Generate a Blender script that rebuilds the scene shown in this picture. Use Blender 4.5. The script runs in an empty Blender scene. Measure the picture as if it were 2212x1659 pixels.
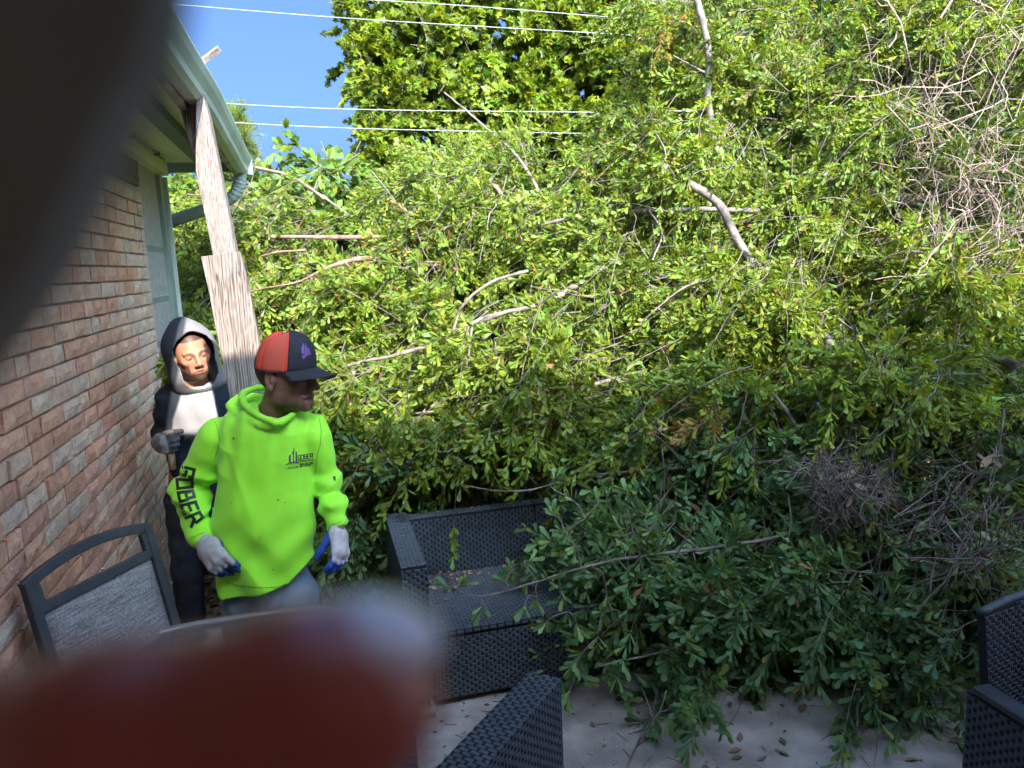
import bpy, math, random
import numpy as np
from mathutils import Vector, Matrix
from mathutils.bvhtree import BVHTree
random.seed(7)
rng = np.random.default_rng(11)
S = bpy.context.scene
COL = S.collection

# ------------------------------------------------------------------ camera
F, CX, CY = 1600.0, 1106.0, 829.5            # focal length and centre of a 2212 x 1659 view of the photograph
PITCH, ROLL, YAW, CAMH = math.radians(9.3), math.radians(2.35), math.radians(14.6), 2.0
FW = np.array([math.sin(YAW)*math.cos(PITCH), math.cos(YAW)*math.cos(PITCH), -math.sin(PITCH)])
RT0 = np.array([math.cos(YAW), -math.sin(YAW), 0.0]); UP0 = np.cross(RT0, FW)
RT = RT0*math.cos(ROLL) - UP0*math.sin(ROLL); UP = UP0*math.cos(ROLL) + RT0*math.sin(ROLL)
FH = np.array([math.sin(YAW), math.cos(YAW), 0.0])
ZV = np.array([0, 0, 1.0])
CAM = np.array([0, 0, CAMH])
def ray(u, v): return FW + RT*(u-CX)/F - UP*(v-CY)/F
def D(u, v, t): return CAM + ray(u, v)*t
def atZ(u, v, z): d = ray(u, v); return CAM + d*((z-CAMH)/d[2])
def atX(u, v, x): d = ray(u, v); return CAM + d*(x/d[0])
def atY(u, v, y): d = ray(u, v); return CAM + d*(y/d[1])
def proj(q):
    q = np.asarray(q) - CAM; z = q@FW
    return CX + F*(q@RT)/z, CY - F*(q@UP)/z, z
cd = bpy.data.cameras.new('camera'); cam = bpy.data.objects.new('camera', cd); COL.objects.link(cam)
cd.sensor_width = 36; cd.lens = 36*F/2212; cd.clip_start = 0.005; cd.clip_end = 600
M4 = Matrix.Identity(4)
for i in range(3):
    M4[i][0] = RT[i]; M4[i][1] = UP[i]; M4[i][2] = -FW[i]; M4[i][3] = CAM[i]
cam.matrix_world = M4
cd.dof.use_dof = True; cd.dof.focus_distance = 3.3; cd.dof.aperture_fstop = 7.4; cd.dof.aperture_blades = 0
S.camera = cam

# ------------------------------------------------------------------ world, sun, exposure
SUN = np.array([0.153, -0.788, 0.595]); SUN /= np.linalg.norm(SUN)
EL = math.asin(SUN[2]); AZ = math.atan2(SUN[0], SUN[1])
w = bpy.data.worlds.new('World'); S.world = w; w.use_nodes = True
nt = w.node_tree; nt.nodes.clear()
sky = nt.nodes.new('ShaderNodeTexSky'); sky.sky_type = 'NISHITA'; sky.sun_disc = False
sky.sun_elevation = EL; sky.sun_rotation = AZ; sky.air_density = 0.30; sky.dust_density = 8.0; sky.ozone_density = 10.0
bg = nt.nodes.new('ShaderNodeBackground'); bg.inputs[1].default_value = 0.15
wo = nt.nodes.new('ShaderNodeOutputWorld')
tn = nt.nodes.new('ShaderNodeMixRGB'); tn.blend_type = 'MULTIPLY'; tn.inputs[0].default_value = 1; tn.inputs[2].default_value = (.87, 1.0, 1.0, 1)
nt.links.new(sky.outputs[0], tn.inputs[1]); nt.links.new(tn.outputs[0], bg.inputs[0]); nt.links.new(bg.outputs[0], wo.inputs[0])
sl = bpy.data.lights.new('sun', 'SUN'); sl.energy = 2.3; sl.angle = math.radians(0.55); sl.color = (1.0, 0.93, 0.80)
so = bpy.data.objects.new('sun', sl); COL.objects.link(so)
so.rotation_euler = Vector(-SUN).to_track_quat('-Z', 'Y').to_euler(); so.location = (1, -3, 9)
S.view_settings.view_transform = 'Standard'; S.view_settings.look = 'None'
S.view_settings.exposure = 2.35; S.view_settings.gamma = 1.0; S.view_settings.use_curve_mapping = False
S.render.engine = 'CYCLES'; S.cycles.use_denoising = True
S.cycles.max_bounces = 8; S.cycles.transparent_max_bounces = 8

# ------------------------------------------------------------------ helpers
def tag(o, label=None, cat=None, group=None, kind=None):
    if label: o['label'] = label
    if cat: o['category'] = cat
    if group: o['group'] = group
    if kind: o['kind'] = kind
    return o
def empty(name, loc=(0, 0, 0)):
    o = bpy.data.objects.new(name, None); o.location = loc; COL.objects.link(o); o.empty_display_size = 0.1
    return o
def link(name, me, parent=None, mat=None):
    o = bpy.data.objects.new(name, me); COL.objects.link(o)
    if mat is not None and len(me.materials) == 0:
        for m in (mat if isinstance(mat, (list, tuple)) else [mat]): me.materials.append(m)
    if parent is not None:
        o.parent = parent; o.matrix_parent_inverse = Matrix.Translation(-Vector(parent.location))
    return o
def fastmesh(name, V, faces, smooth=False, col=None, midx=None):
    """V (n,3); faces: list of (k,m) int arrays, m verts per face"""
    V = np.ascontiguousarray(V, dtype=np.float32); me = bpy.data.meshes.new(name)
    me.vertices.add(len(V)); me.vertices.foreach_set('co', V.ravel())
    faces = [np.asarray(f, dtype=np.int32) for f in faces if len(f)]
    loops = np.concatenate([f.ravel() for f in faces])
    sizes = np.concatenate([np.full(len(f), f.shape[1], np.int32) for f in faces])
    starts = np.concatenate([[0], np.cumsum(sizes)[:-1]]).astype(np.int32)
    me.loops.add(len(loops)); me.loops.foreach_set('vertex_index', loops)
    me.polygons.add(len(sizes)); me.polygons.foreach_set('loop_start', starts)
    if midx is not None: me.polygons.foreach_set('material_index', np.asarray(midx, np.int32))
    me.polygons.foreach_set('use_smooth', np.full(len(sizes), smooth))
    me.update(calc_edges=True); me.validate()
    if col is not None:
        a = me.color_attributes.new('tint', 'FLOAT_COLOR', 'POINT')
        c = np.ones((len(V), 4), np.float32); c[:, :col.shape[1]] = col; a.data.foreach_set('color', c.ravel())
    return me
class MB:
    """collects pieces, builds one mesh"""
    def __init__(s): s.V = []; s.F = []; s.n = 0
    def add(s, V, Fs):
        V = np.asarray(V, float)
        for f in Fs: s.F.append([i + s.n for i in f])
        s.V.append(V); s.n += len(V)
    def box(s, lo, hi, fr=None):
        x0, y0, z0 = lo; x1, y1, z1 = hi
        V = np.array([(x0,y0,z0),(x1,y0,z0),(x1,y1,z0),(x0,y1,z0),(x0,y0,z1),(x1,y0,z1),(x1,y1,z1),(x0,y1,z1)], float)
        if fr is not None: V = fr(V)
        s.add(V, [(0,3,2,1),(4,5,6,7),(0,1,5,4),(1,2,6,5),(2,3,7,6),(3,0,4,7)])
    def tube(s, P, R, n=8, cap=True, flat=None):
        V, Fq = tube(P, R, n, flat); k = len(P)
        Fs = [tuple(q) for q in Fq]
        if cap: Fs += [tuple(range(n))[::-1], tuple(range((k-1)*n, k*n))]
        s.add(V, Fs)
    def prism(s, poly, a, b, fr):
        """poly 2d outline extruded a..b along third axis; fr maps (p,q,t) -> world"""
        n = len(poly)
        V = np.array([(p, q, t) for t in (a, b) for p, q in poly], float); V = fr(V)
        s.add(V, [tuple(range(n))[::-1], tuple(range(n, 2*n))] + [(i, (i+1) % n, n+(i+1) % n, n+i) for i in range(n)])
    def build(s, name, mat=None, parent=None, smooth=False, bevel=0):
        me = bpy.data.meshes.new(name); me.from_pydata(np.concatenate(s.V).tolist(), [], s.F); me.update()
        if smooth: me.polygons.foreach_set('use_smooth', np.ones(len(me.polygons), bool))
        o = link(name, me, parent, mat)
        if bevel:
            m = o.modifiers.new('bevel', 'BEVEL'); m.width = bevel; m.segments = 2; m.limit_method = 'ANGLE'
        return o
def unit(v): v = np.asarray(v, float); return v/(np.linalg.norm(v, axis=-1, keepdims=True)+1e-12)
def smoothpath(P, m=4):
    P = np.asarray(P, float); out = []
    Q = np.vstack([2*P[0]-P[1], P, 2*P[-1]-P[-2]])
    for i in range(1, len(Q)-2):
        for k in range(m):
            t = k/m; p0, p1, p2, p3 = Q[i-1], Q[i], Q[i+1], Q[i+2]
            out.append(.5*((2*p1)+(-p0+p2)*t+(2*p0-5*p1+4*p2-p3)*t*t+(-p0+3*p1-3*p2+p3)*t**3))
    out.append(P[-1]); return np.array(out)
def tube(P, R, n=8, flat=None):
    P = np.asarray(P, float); k = len(P); R = np.broadcast_to(np.asarray(R, float), (k,))
    T = np.gradient(P, axis=0); T = unit(T)
    a = np.array([0, 0, 1.0]) if abs(T[0][2]) < .9 else np.array([1.0, 0, 0])
    N = np.zeros((k, 3)); N[0] = unit(np.cross(T[0], a))
    for i in range(1, k):
        v = N[i-1] - T[i]*(N[i-1]@T[i]); N[i] = unit(v)
    B = np.cross(T, N); th = np.arange(n)*2*math.pi/n
    sx, sy = (1, 1) if flat is None else flat
    V = P[:, None] + R[:, None, None]*(N[:, None]*np.cos(th)[None, :, None]*sx + B[:, None]*np.sin(th)[None, :, None]*sy)
    i = np.arange(k-1)[:, None]*n; j = np.arange(n)[None]
    Fq = np.stack([i+j, i+(j+1) % n, i+n+(j+1) % n, i+n+j], -1).reshape(-1, 4)
    return V.reshape(-1, 3), Fq

# ------------------------------------------------------------------ materials
def srgb(r, g, b):
    f = lambda c: (c/255/12.92 if c/255 <= .04045 else ((c/255+.055)/1.055)**2.4)
    return (f(r), f(g), f(b))
def newmat(name):
    m = bpy.data.materials.new(name); m.use_nodes = True
    return m, m.node_tree, m.node_tree.nodes['Principled BSDF']
def mat(name, c1, c2=None, rough=.7, scale=8, bump=0, bscale=40, stretch=(1, 1, 1), metal=0, coat=0, coords='Object', detail=6, c3=None, spec=None):
    m, t, b = newmat(name); N, L = t.nodes, t.links
    b.inputs['Roughness'].default_value = rough; b.inputs['Metallic'].default_value = metal
    b.inputs['Coat Weight'].default_value = coat
    if spec is not None: b.inputs['Specular IOR Level'].default_value = spec
    tc = N.new('ShaderNodeTexCoord'); mp = N.new('ShaderNodeMapping'); mp.inputs['Scale'].default_value = stretch
    L.new(tc.outputs[coords], mp.inputs[0])
    if c2 is None: b.inputs['Base Color'].default_value = (*c1, 1)
    else:
        n = N.new('ShaderNodeTexNoise'); n.inputs['Scale'].default_value = scale; n.inputs['Detail'].default_value = detail
        L.new(mp.outputs[0], n.inputs['Vector'])
        r = N.new('ShaderNodeValToRGB'); r.color_ramp.elements[0].position = .35; r.color_ramp.elements[1].position = .65
        r.color_ramp.elements[0].color = (*c1, 1); r.color_ramp.elements[1].color = (*c2, 1)
        if c3 is not None:
            e = r.color_ramp.elements.new(.5); e.color = (*c3, 1)
        L.new(n.outputs[0], r.inputs[0]); L.new(r.outputs[0], b.inputs['Base Color'])
    if bump:
        n2 = N.new('ShaderNodeTexNoise'); n2.inputs['Scale'].default_value = bscale; n2.inputs['Detail'].default_value = 6
        L.new(mp.outputs[0], n2.inputs['Vector'])
        bp = N.new('ShaderNodeBump'); bp.inputs['Strength'].default_value = bump; bp.inputs['Distance'].default_value = .01
        L.new(n2.outputs[0], bp.inputs['Height']); L.new(bp.outputs[0], b.inputs['Normal'])
    return m
def leafmat(name, trans=.42, rough=.42, spec=.32, gain=1.0):
    m, t, b = newmat(name); N, L = t.nodes, t.links
    at = N.new('ShaderNodeAttribute'); at.attribute_name = 'tint'
    b.inputs['Roughness'].default_value = rough; b.inputs['Specular IOR Level'].default_value = spec
    L.new(at.outputs['Color'], b.inputs['Base Color'])
    tr = N.new('ShaderNodeBsdfTranslucent'); mx = N.new('ShaderNodeMixShader'); mx.inputs[0].default_value = trans
    hs = N.new('ShaderNodeMixRGB'); hs.blend_type = 'MULTIPLY'; hs.inputs[0].default_value = 1; hs.inputs[2].default_value = (1.5, 1.25, .45, 1)
    L.new(at.outputs['Color'], hs.inputs[1]); L.new(hs.outputs[0], tr.inputs[0])
    out = N['Material Output']
    L.new(b.outputs[0], mx.inputs[1]); L.new(tr.outputs[0], mx.inputs[2]); L.new(mx.outputs[0], out.inputs[0])
    return m
M = {}
M['leaf'] = leafmat('leaf_green')
M['leaf_dry'] = leafmat('leaf_dry', trans=.1, rough=.7, spec=.2)
M['bark'] = mat('bark_grey', (.105,.080,.064), (.29,.235,.19), .85, 14, .6, 60, (1,1,1))
M['bark_red'] = mat('bark_reddish', (.17,.085,.055), (.33,.20,.145), .85, 12, .6, 60)
M['twig'] = mat('twig_grey', (.095,.072,.058), (.26,.205,.165), .85, 20)
M['twig_pale'] = mat('twig_pale', (.22,.13,.095), (.46,.34,.27), .85, 20)
M['wood'] = None
def woodmat(name, axis_scale, c1, c2):
    m, t, b = newmat(name); N, L = t.nodes, t.links
    tc = N.new('ShaderNodeTexCoord'); mp = N.new('ShaderNodeMapping'); mp.inputs['Scale'].default_value = axis_scale
    L.new(tc.outputs['Object'], mp.inputs[0])
    n = N.new('ShaderNodeTexNoise'); n.inputs['Scale'].default_value = 9; n.inputs['Detail'].default_value = 9; n.inputs['Distortion'].default_value = 1.6
    L.new(mp.outputs[0], n.inputs['Vector'])
    wv = N.new('ShaderNodeTexWave'); wv.inputs['Scale'].default_value = 3.2; wv.inputs['Distortion'].default_value = 12; wv.inputs['Detail'].default_value = 3; wv.inputs['Detail Scale'].default_value = .6
    L.new(mp.outputs[0], wv.inputs['Vector'])
    mx = N.new('ShaderNodeMath'); mx.operation = 'MULTIPLY_ADD'; mx.inputs[1].default_value = .16; L.new(wv.outputs['Fac'], mx.inputs[0]); L.new(n.outputs[0], mx.inputs[2])
    r = N.new('ShaderNodeValToRGB'); r.color_ramp.elements[0].position = .38; r.color_ramp.elements[1].position = .72
    r.color_ramp.elements[0].color = (*c1, 1); r.color_ramp.elements[1].color = (*c2, 1)
    L.new(mx.outputs[0], r.inputs[0]); L.new(r.outputs[0], b.inputs['Base Color']); b.inputs['Roughness'].default_value = .85
    bp = N.new('ShaderNodeBump'); bp.inputs['Strength'].default_value = .5; bp.inputs['Distance'].default_value = .006
    L.new(mx.outputs[0], bp.inputs['Height']); L.new(bp.outputs[0], b.inputs['Normal'])
    return m
M['wood_upper'] = woodmat('weathered_wood_upper', (14, 14, 1.6), (.13,.095,.08), (.33,.275,.24))
M['wood_lower'] = woodmat('weathered_wood_lower', (9, 9, .75), (.075,.052,.042), (.32,.26,.225))
M['concrete'] = mat('patio_concrete', (.28,.235,.20), (.52,.45,.40), .9, 4.5, .7, 150, detail=15)
M['soil'] = mat('leaf_litter_soil', (.06,.045,.03), (.15,.11,.07), .95, 14, .8, 40)
M['mortar'] = mat('mortar', (.42,.41,.38), (.55,.53,.50), .95, 20, .6, 200)
M['paint_green'] = mat('sage_paint', (.22,.30,.24), (.31,.39,.31), .6, 3, .12, 30)
M['paint_soffit'] = mat('soffit_paint', (.66,.69,.50), (.76,.78,.60), .65, 2, .1, 20)
M['paint_dark'] = mat('dark_teal_paint', (.08,.12,.11), (.13,.17,.15), .6, 6, .1, 30)
M['paint_trim'] = mat('trim_paint', (.55,.60,.50), (.68,.71,.60), .55, 4, .1, 30)
M['gutter'] = mat('gutter_metal_paint', (.36,.45,.38), (.50,.58,.50), .45, 2.2, .05, 20)
M['gutter_stain'] = mat('stained_fascia', (.16,.11,.085), (.42,.42,.34), .7, 5)
M['shingle'] = mat('roof_shingle', (.10,.09,.08), (.2,.18,.16), .9, 12, .6, 80)
M['wicker'] = mat('dark_wicker', (.042,.052,.064), (.072,.084,.098), .42, 30)
M['wicker_back'] = mat('dark_wicker_gap', (.008,.010,.014), None, .8)
M['chair_frame'] = mat('charcoal_powder_coat', (.040,.044,.048), (.056,.060,.064), .42, 20, .05, 400)
M['glove_paint'] = None

# brick: one material, each brick its own tone
def brickmat():
    m, t, b = newmat('brick'); N, L = t.nodes, t.links
    oi = N.new('ShaderNodeObjectInfo')
    tc = N.new('ShaderNodeTexCoord')
    ad = N.new('ShaderNodeVectorMath'); ad.operation = 'ADD'
    geo = N.new('ShaderNodeNewGeometry'); L.new(geo.outputs['Position'], ad.inputs[0])
    L.new(oi.outputs['Random'], ad.inputs[1])
    r = N.new('ShaderNodeValToRGB'); r.color_ramp.interpolation = 'CONSTANT'
    cols = [(.80,.43,.28), (.84,.47,.32), (.74,.38,.25), (.84,.56,.39), (.82,.46,.30), (.78,.58,.43), (.86,.53,.36), (.76,.42,.28), (.82,.46,.30), (.80,.52,.35)]
    r.color_ramp.elements[0].color = (*cols[0], 1); r.color_ramp.elements[1].position = .1; r.color_ramp.elements[1].color = (*cols[1], 1)
    for i, c in enumerate(cols[2:]):
        e = r.color_ramp.elements.new((i+2)/10); e.color = (*c, 1)
    L.new(oi.outputs['Random'], r.inputs[0])
    n = N.new('ShaderNodeTexNoise'); n.inputs['Scale'].default_value = 26; n.inputs['Detail'].default_value = 8; L.new(ad.outputs[0], n.inputs['Vector'])
    n1 = N.new('ShaderNodeTexNoise'); n1.inputs['Scale'].default_value = 7; n1.inputs['Detail'].default_value = 3; L.new(ad.outputs[0], n1.inputs['Vector'])
    r2 = N.new('ShaderNodeValToRGB'); r2.color_ramp.elements[0].position = .34; r2.color_ramp.elements[1].position = .6
    r2.color_ramp.elements[0].color = (.76,.68,.64,1); r2.color_ramp.elements[1].color = (1,1,1,1); L.new(n.outputs[0], r2.inputs[0])
    r3 = N.new('ShaderNodeValToRGB'); r3.color_ramp.elements[0].position = .4; r3.color_ramp.elements[1].position = .62
    r3.color_ramp.elements[0].color = (.92,.93,.97,1); r3.color_ramp.elements[1].color = (1.12,1.12,1.08,1); L.new(n1.outputs[0], r3.inputs[0])
    mx = N.new('ShaderNodeMixRGB'); mx.blend_type = 'MULTIPLY'; mx.inputs[0].default_value = .6
    L.new(r.outputs[0], mx.inputs[1]); L.new(r2.outputs[0], mx.inputs[2])
    mx2 = N.new('ShaderNodeMixRGB'); mx2.blend_type = 'MULTIPLY'; mx2.inputs[0].default_value = 1
    L.new(mx.outputs[0], mx2.inputs[1]); L.new(r3.outputs[0], mx2.inputs[2]); L.new(mx2.outputs[0], b.inputs['Base Color'])
    b.inputs['Roughness'].default_value = .9; b.inputs['Specular IOR Level'].default_value = .2
    n3 = N.new('ShaderNodeTexNoise'); n3.inputs['Scale'].default_value = 45; n3.inputs['Detail'].default_value = 8; L.new(ad.outputs[0], n3.inputs['Vector'])
    bp = N.new('ShaderNodeBump'); bp.inputs['Strength'].default_value = .9; bp.inputs['Distance'].default_value = .012
    L.new(n3.outputs[0], bp.inputs['Height']); L.new(bp.outputs[0], b.inputs['Normal'])
    return m
M['brick'] = brickmat()
M['brick_brown'] = mat('brown_soldier_brick', (.15,.10,.07), (.42,.30,.21), .9, 9, .8, 50, coords='Generated')

# ------------------------------------------------------------------ ground
def grid_sheet(name, x0, x1, y0, y1, z, m, step=1.0, amp=0.0):
    nx = max(2, int((x1-x0)/step)+1); ny = max(2, int((y1-y0)/step)+1)
    xs = np.linspace(x0, x1, nx); ys = np.linspace(y0, y1, ny); X, Y = np.meshgrid(xs, ys, indexing='ij')
    Z = z + amp*(np.sin(X*1.7+1)*np.cos(Y*1.3)+.5*np.sin(X*3.9+Y*2.2))
    V = np.stack([X, Y, Z], -1).reshape(-1, 3); i = np.arange(nx-1)[:, None]*ny; j = np.arange(ny-1)[None]
    Fq = np.stack([i+j, i+ny+j, i+ny+j+1, i+j+1], -1).reshape(-1, 4)
    return link(name, fastmesh(name, V, [Fq], smooth=True), None, m)
tag(grid_sheet('ground', -150, 150, -100, 250, -.09, M['soil'], 5, .0), 'dark soil covered with leaf litter beyond the patio slab', kind='structure')
mb = MB(); mb.box((-1.02, -.4, -.12), (4.6, 4.15, 0.0)); pat = mb.build('patio', M['concrete'], bevel=.01)
tag(pat, 'grey concrete patio slab under the wicker furniture', kind='structure')

# ------------------------------------------------------------------ main house behind the camera (throws the big shadow)
hs = empty('house', (2, -.6, 0)); tag(hs, 'tall brick house from which the patio is seen, casting shade over it', 'house')
mb = MB(); mb.box((-4.6, -.9, -.1), (6, -.62, 3.95)); mb.build('wall', M['brick'], hs)
mb = MB(); mb.prism([(-.08, 4.05), (-.08, 4.20), (-6, 5.4), (-6, 5.25)], -4.8, 6.2, lambda V: V[:, [2, 0, 1]]); mb.build('roof', M['shingle'], hs)

# ------------------------------------------------------------------ brick wing on the left
WX = -.98; YE = 5.9; YB = 5.12; ZS = 2.80; GX = -.365
wing = empty('brick_house_wing', (WX, 5, 0)); tag(wing, 'brick wing of the house with sage green eave and gutter along the left', 'house')
mb = MB(); mb.box((-4.5, -.55, -.1), (WX-.022, YE-.02, 2.74)); mb.build('wall', M['mortar'], wing)
# bricks
CH = .0765; JT = .011
def brick_mesh(L, H, seed, dep=.05):
    r = random.Random(seed); nu, nv = 4, 3
    V = []; Fs = []
    us = [-L/2, -L/2+.006, 0, L/2-.006, L/2]; us = [-L/2, -L/6+r.uniform(-.01,.01), L/6+r.uniform(-.01,.01), L/2]; vs = [-H/2, r.uniform(-.012,.012), H/2]
    for v in vs:
        for u in us:
            e = abs(u) > L/2-.001 or abs(v) > H/2-.001
            V.append((r.uniform(-.003,.001) if e else r.uniform(.001,.0085), u+(r.uniform(-.002,.002) if e else 0), v+(r.uniform(-.0025,.002) if e else 0)))
    n = 4
    for j in range(2):
        for i in range(3): Fs.append((j*n+i, j*n+i+1, (j+1)*n+i+1, (j+1)*n+i))
    k = len(V); V += [(-dep, -L/2, -H/2), (-dep, L/2, -H/2), (-dep, L/2, H/2), (-dep, -L/2, H/2)]
    Fs += [(0, k, k+1, 3), (0+0, 3, 2, 1)] if False else []
    Fs += [(k, k+1, 3, 2, 1, 0), (k+1, k+2, 11, 7, 3), (k+2, k+3, 8, 9, 10, 11), (k+3, k, 0, 4, 8)]
    me = bpy.data.meshes.new('brick'); me.from_pydata(V, [], Fs); me.update(); me.materials.append(M['brick']); return me
LENS = [.243, .243, .19, .117, .215]
BM = {l: [brick_mesh(l-0*JT, CH-JT, 31*i+int(l*1000)) for i in range(7)] for l in set(LENS)}
bricks = []
ncourse = 34
for c in range(ncourse):
    z = CH*(c+.5) - .002
    if z > 2.53: break
    yend = YE if z < 1.18 else YB
    y = yend
    first = True
    while y > -.55:
        L = random.choice(LENS) if not (first and c % 2) else .117
        first = False
        if y - L < -.55: break
        bricks.append((y-L/2, z, L)); y -= L+JT
def area(b):
    u, v, t = proj((WX, b[0], b[1]))
    if not (-60 < u and v < 1420 and t > .3 and v > -50): return 0
    return b[2]/t/t*abs(WX)/t
bricks.sort(key=area, reverse=True)
random.seed(5)
for y, z, L in bricks[:262]:
    o = link('brick', random.choice(BM[L]), wing)
    o.location = (WX + random.uniform(-.003, .004), y, z); o.rotation_euler = (random.uniform(-.006, .006), 0, random.uniform(-.012, .012))
mb = MB()
for y, z, L in bricks[262:]:
    me = random.choice(BM[L]); V = np.array([v.co for v in me.vertices]) + (WX+random.uniform(-.003,.003), y, z)
    mb.add(V, [tuple(p.vertices) for p in me.polygons])
o = mb.build('brick_field', M['brick'], wing); o['kind'] = 'stuff'
# soldier course, wavy brown
def soldier_mesh(seed):
    r = random.Random(seed); V = []; Fs = []; nz = 6; W = .062; Hh = .150
    ph = r.uniform(0, 6)
    for k in range(nz+1):
        z = -Hh/2 + Hh*k/nz; s = .006*math.sin(k*1.5+ph)+r.uniform(-.004,.004)
        for x, y in ((-.05, -W/2), (r.uniform(-.008,.004), -W/2+s), (r.uniform(.006,.018), s*1.4), (r.uniform(-.012,.004), W/2+s), (-.05, W/2)): V.append((x, y, z))
    for k in range(nz):
        for i in range(4): a = k*5+i; Fs.append((a, a+1, a+6, a+5))
    Fs += [(0,4,3,2,1), tuple(nz*5+i for i in (0,1,2,3,4))]
    me = bpy.data.meshes.new('soldier_brick'); me.from_pydata(V, [], Fs); me.update(); me.materials.append(M['brick_brown']); return me
SM = [soldier_mesh(i) for i in range(6)]
y = YB-.03; k = 0
while y > 2.4:
    o = link('soldier_brick', SM[k % 6], wing); o.location = (WX-.004, y, 2.628); y -= .074; k += 1
# timber unit at the end of the wing
mb = MB(); mb.box((WX-.14, YB+.005, 1.19), (WX-.05, YE-.10, 2.72)); mb.build('recessed_panel', M['paint_green'], wing)
for k in range(4):
    mb = MB(); y0 = YB+.06+k*.155; mb.box((WX-.052, y0, 1.2), (WX-.044, y0+.148, 2.70)); mb.build('panel_board', M['paint_green'], wing, bevel=.002)
for v in (537, 648, 740):
    q = atY(325, v, 5.4)
    mb = MB(); mb.box((WX-.043, YB+.02, q[2]-.02), (WX-.02, YE-.11, q[2]+.02)); mb.build('rail', M['paint_green'], wing, bevel=.003)
mb = MB(); mb.box((WX-.13, YE-.11, 1.19), (WX+.006, YE+.03, 2.705)); mb.build('corner_board', M['paint_green'], wing, bevel=.004)
mb = MB(); mb.box((WX-.13, YE+.032, 1.19), (WX+.03, YE+.055, 2.705)); mb.build('corner_trim', M['paint_trim'], wing, bevel=.003)
mb = MB(); mb.box((WX-.10, YB+.0, 1.165), (WX+.03, YE+.05, 1.188)); mb.build('sill', M['paint_trim'], wing, bevel=.004)
# eave
mb = MB(); mb.box((WX-.02, -.5, 2.712), (WX+.045, YE+.02, ZS)); mb.build('frieze_board', M['paint_soffit'], wing, bevel=.004)
mb = MB(); mb.box((WX-.02, -.5, ZS+.002), (-.49, YE+.018, ZS+.03)); mb.build('soffit', M['paint_soffit'], wing)
mb = MB(); mb.box((-.70, -.5, 2.745), (-.615, YE+.01, ZS)); mb.build('soffit_batten', M['paint_dark'], wing, bevel=.003)
mb = MB(); mb.box((-.487, -.5, 2.70), (-.455, YE+.02, 2.838)); mb.build('fascia_board', M['gutter_stain'], wing, bevel=.003)
mb = MB(); mb.box((-4.5, YE+.060, 2.74), (-.455, YE+.085, 2.845)); mb.build('rake_board', M['paint_green'], wing, bevel=.003)
# gutter (K profile, open top)
prof = [(-.452,2.715),(-.405,2.715),(-.385,2.735),(-.382,2.765),(-.362,2.80),(-.352,2.832),(-.352,2.842),(-.362,2.842),(-.368,2.83),(-.392,2.79),(-.398,2.74),(-.41,2.725),(-.446,2.725),(-.446,2.83),(-.452,2.83)]
ys = np.linspace(-.5, YE+.05, 26); mbg = MB(); n = len(prof); V = []
for i, yy in enumerate(ys):
    dz = .008*math.sin(yy*2.1)+.004*math.sin(yy*5.3); dx = .007*math.sin(yy*1.7+1)
    V += [(p+dx, yy, q+dz) for p, q in prof]
Fs = [(i*n+j, i*n+(j+1) % n, (i+1)*n+(j+1) % n, (i+1)*n+j) for i in range(25) for j in range(n)] + [tuple(range(n))[::-1], tuple(range(25*n, 26*n))]
mbg.add(V, Fs); gt = mbg.build('gutter', M['gutter'], wing)
mb = MB(); mb.box((-.445, YE+.03, 2.72), (-.36, YE+.055, 2.835)); mb.build('gutter_end_cap', M['gutter'], wing)
# roof edge
mb = MB()
for a, b_, zz in ((-.40, -4.6, 2.845),):
    mb.prism([(-.385, 2.848), (-.385, 2.868), (-4.6, 4.55), (-4.6, 4.5)], -.5, YE+.12, lambda V: V[:, [0, 2, 1]])
mb.build('roof', M['shingle'], wing)
mb = MB(); mb.box((-.45, -.5, 2.836), (-.372, YE+.12, 2.848)); mb.build('drip_edge', M['paint_trim'], wing)
# downspout with ribbed elbow
ds0 = np.array([-.415, YE-.02, 2.72])
P = smoothpath([D(519,372,5.36), D(518,388,5.36), D(514,405,5.37), D(503,424,5.38), D(484,437,5.40), D(455,449,5.42), D(420,461,5.44), D(385,473,5.47), D(357,484,5.52), D(348,500,5.60), D(352,560,5.65), D(420,1100,5.9)], 5)
V, Fq = tube(P, .052, 12, (1.0, .80))
V = V.reshape(len(P), 12, 3)
for i in range(len(P)):
    c = V[i].mean(0); s = 1.0 + (.04 if i % 2 else -.04)*(i < 24)
    V[i] = c + (V[i]-c)*s
    for j in range(12): V[i, j] = c + (V[i, j]-c)*(1+.06*(j % 2))
mb = MB(); mb.add(V.reshape(-1, 3), [tuple(q) for q in Fq] + [tuple(range(12))]); mb.build('downspout', M['paint_green'], wing)
# cable along the soffit
P = []
for i in range(40):
    yy = 2.4+i*(YE-2.7)/39; P.append((WX+.075+.004*math.sin(i*1.3), yy, ZS-.012-.006*abs(math.sin(i*.39))))
mb = MB(); mb.tube(P, .0045, 5); mb.tube(np.array(P)+(.012, 0, -.003), .004, 5); mb.build('cable', M['chair_frame'], wing)
for i in range(4, 40, 8):
    p = P[i]; mb = MB(); mb.box((p[0]-.012, p[1]-.012, p[2]-.01), (p[0]+.02, p[1]+.012, p[2]+.012)); mb.build('cable_clip', M['chair_frame'], wing)
# metal strap sticking up past the roof edge
a = D(425, 146, 3.75); b_ = D(440, 130, 3.75); c = D(474, 105, 3.75)
mb = MB(); mb.tube([a-(.25, 0, .1), a, b_], .021, 4, flat=(1, .8)); mb.build('strap_base', mat('white_metal', (.7,.68,.64), None, .4), wing)
mb = MB(); mb.tube([b_, (b_+c)/2, c], .021, 4, flat=(1, .8)); mb.build('rusty_strap', mat('rusty_metal', (.18,.07,.04), (.5,.44,.38), .7, 25), wing)

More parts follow.
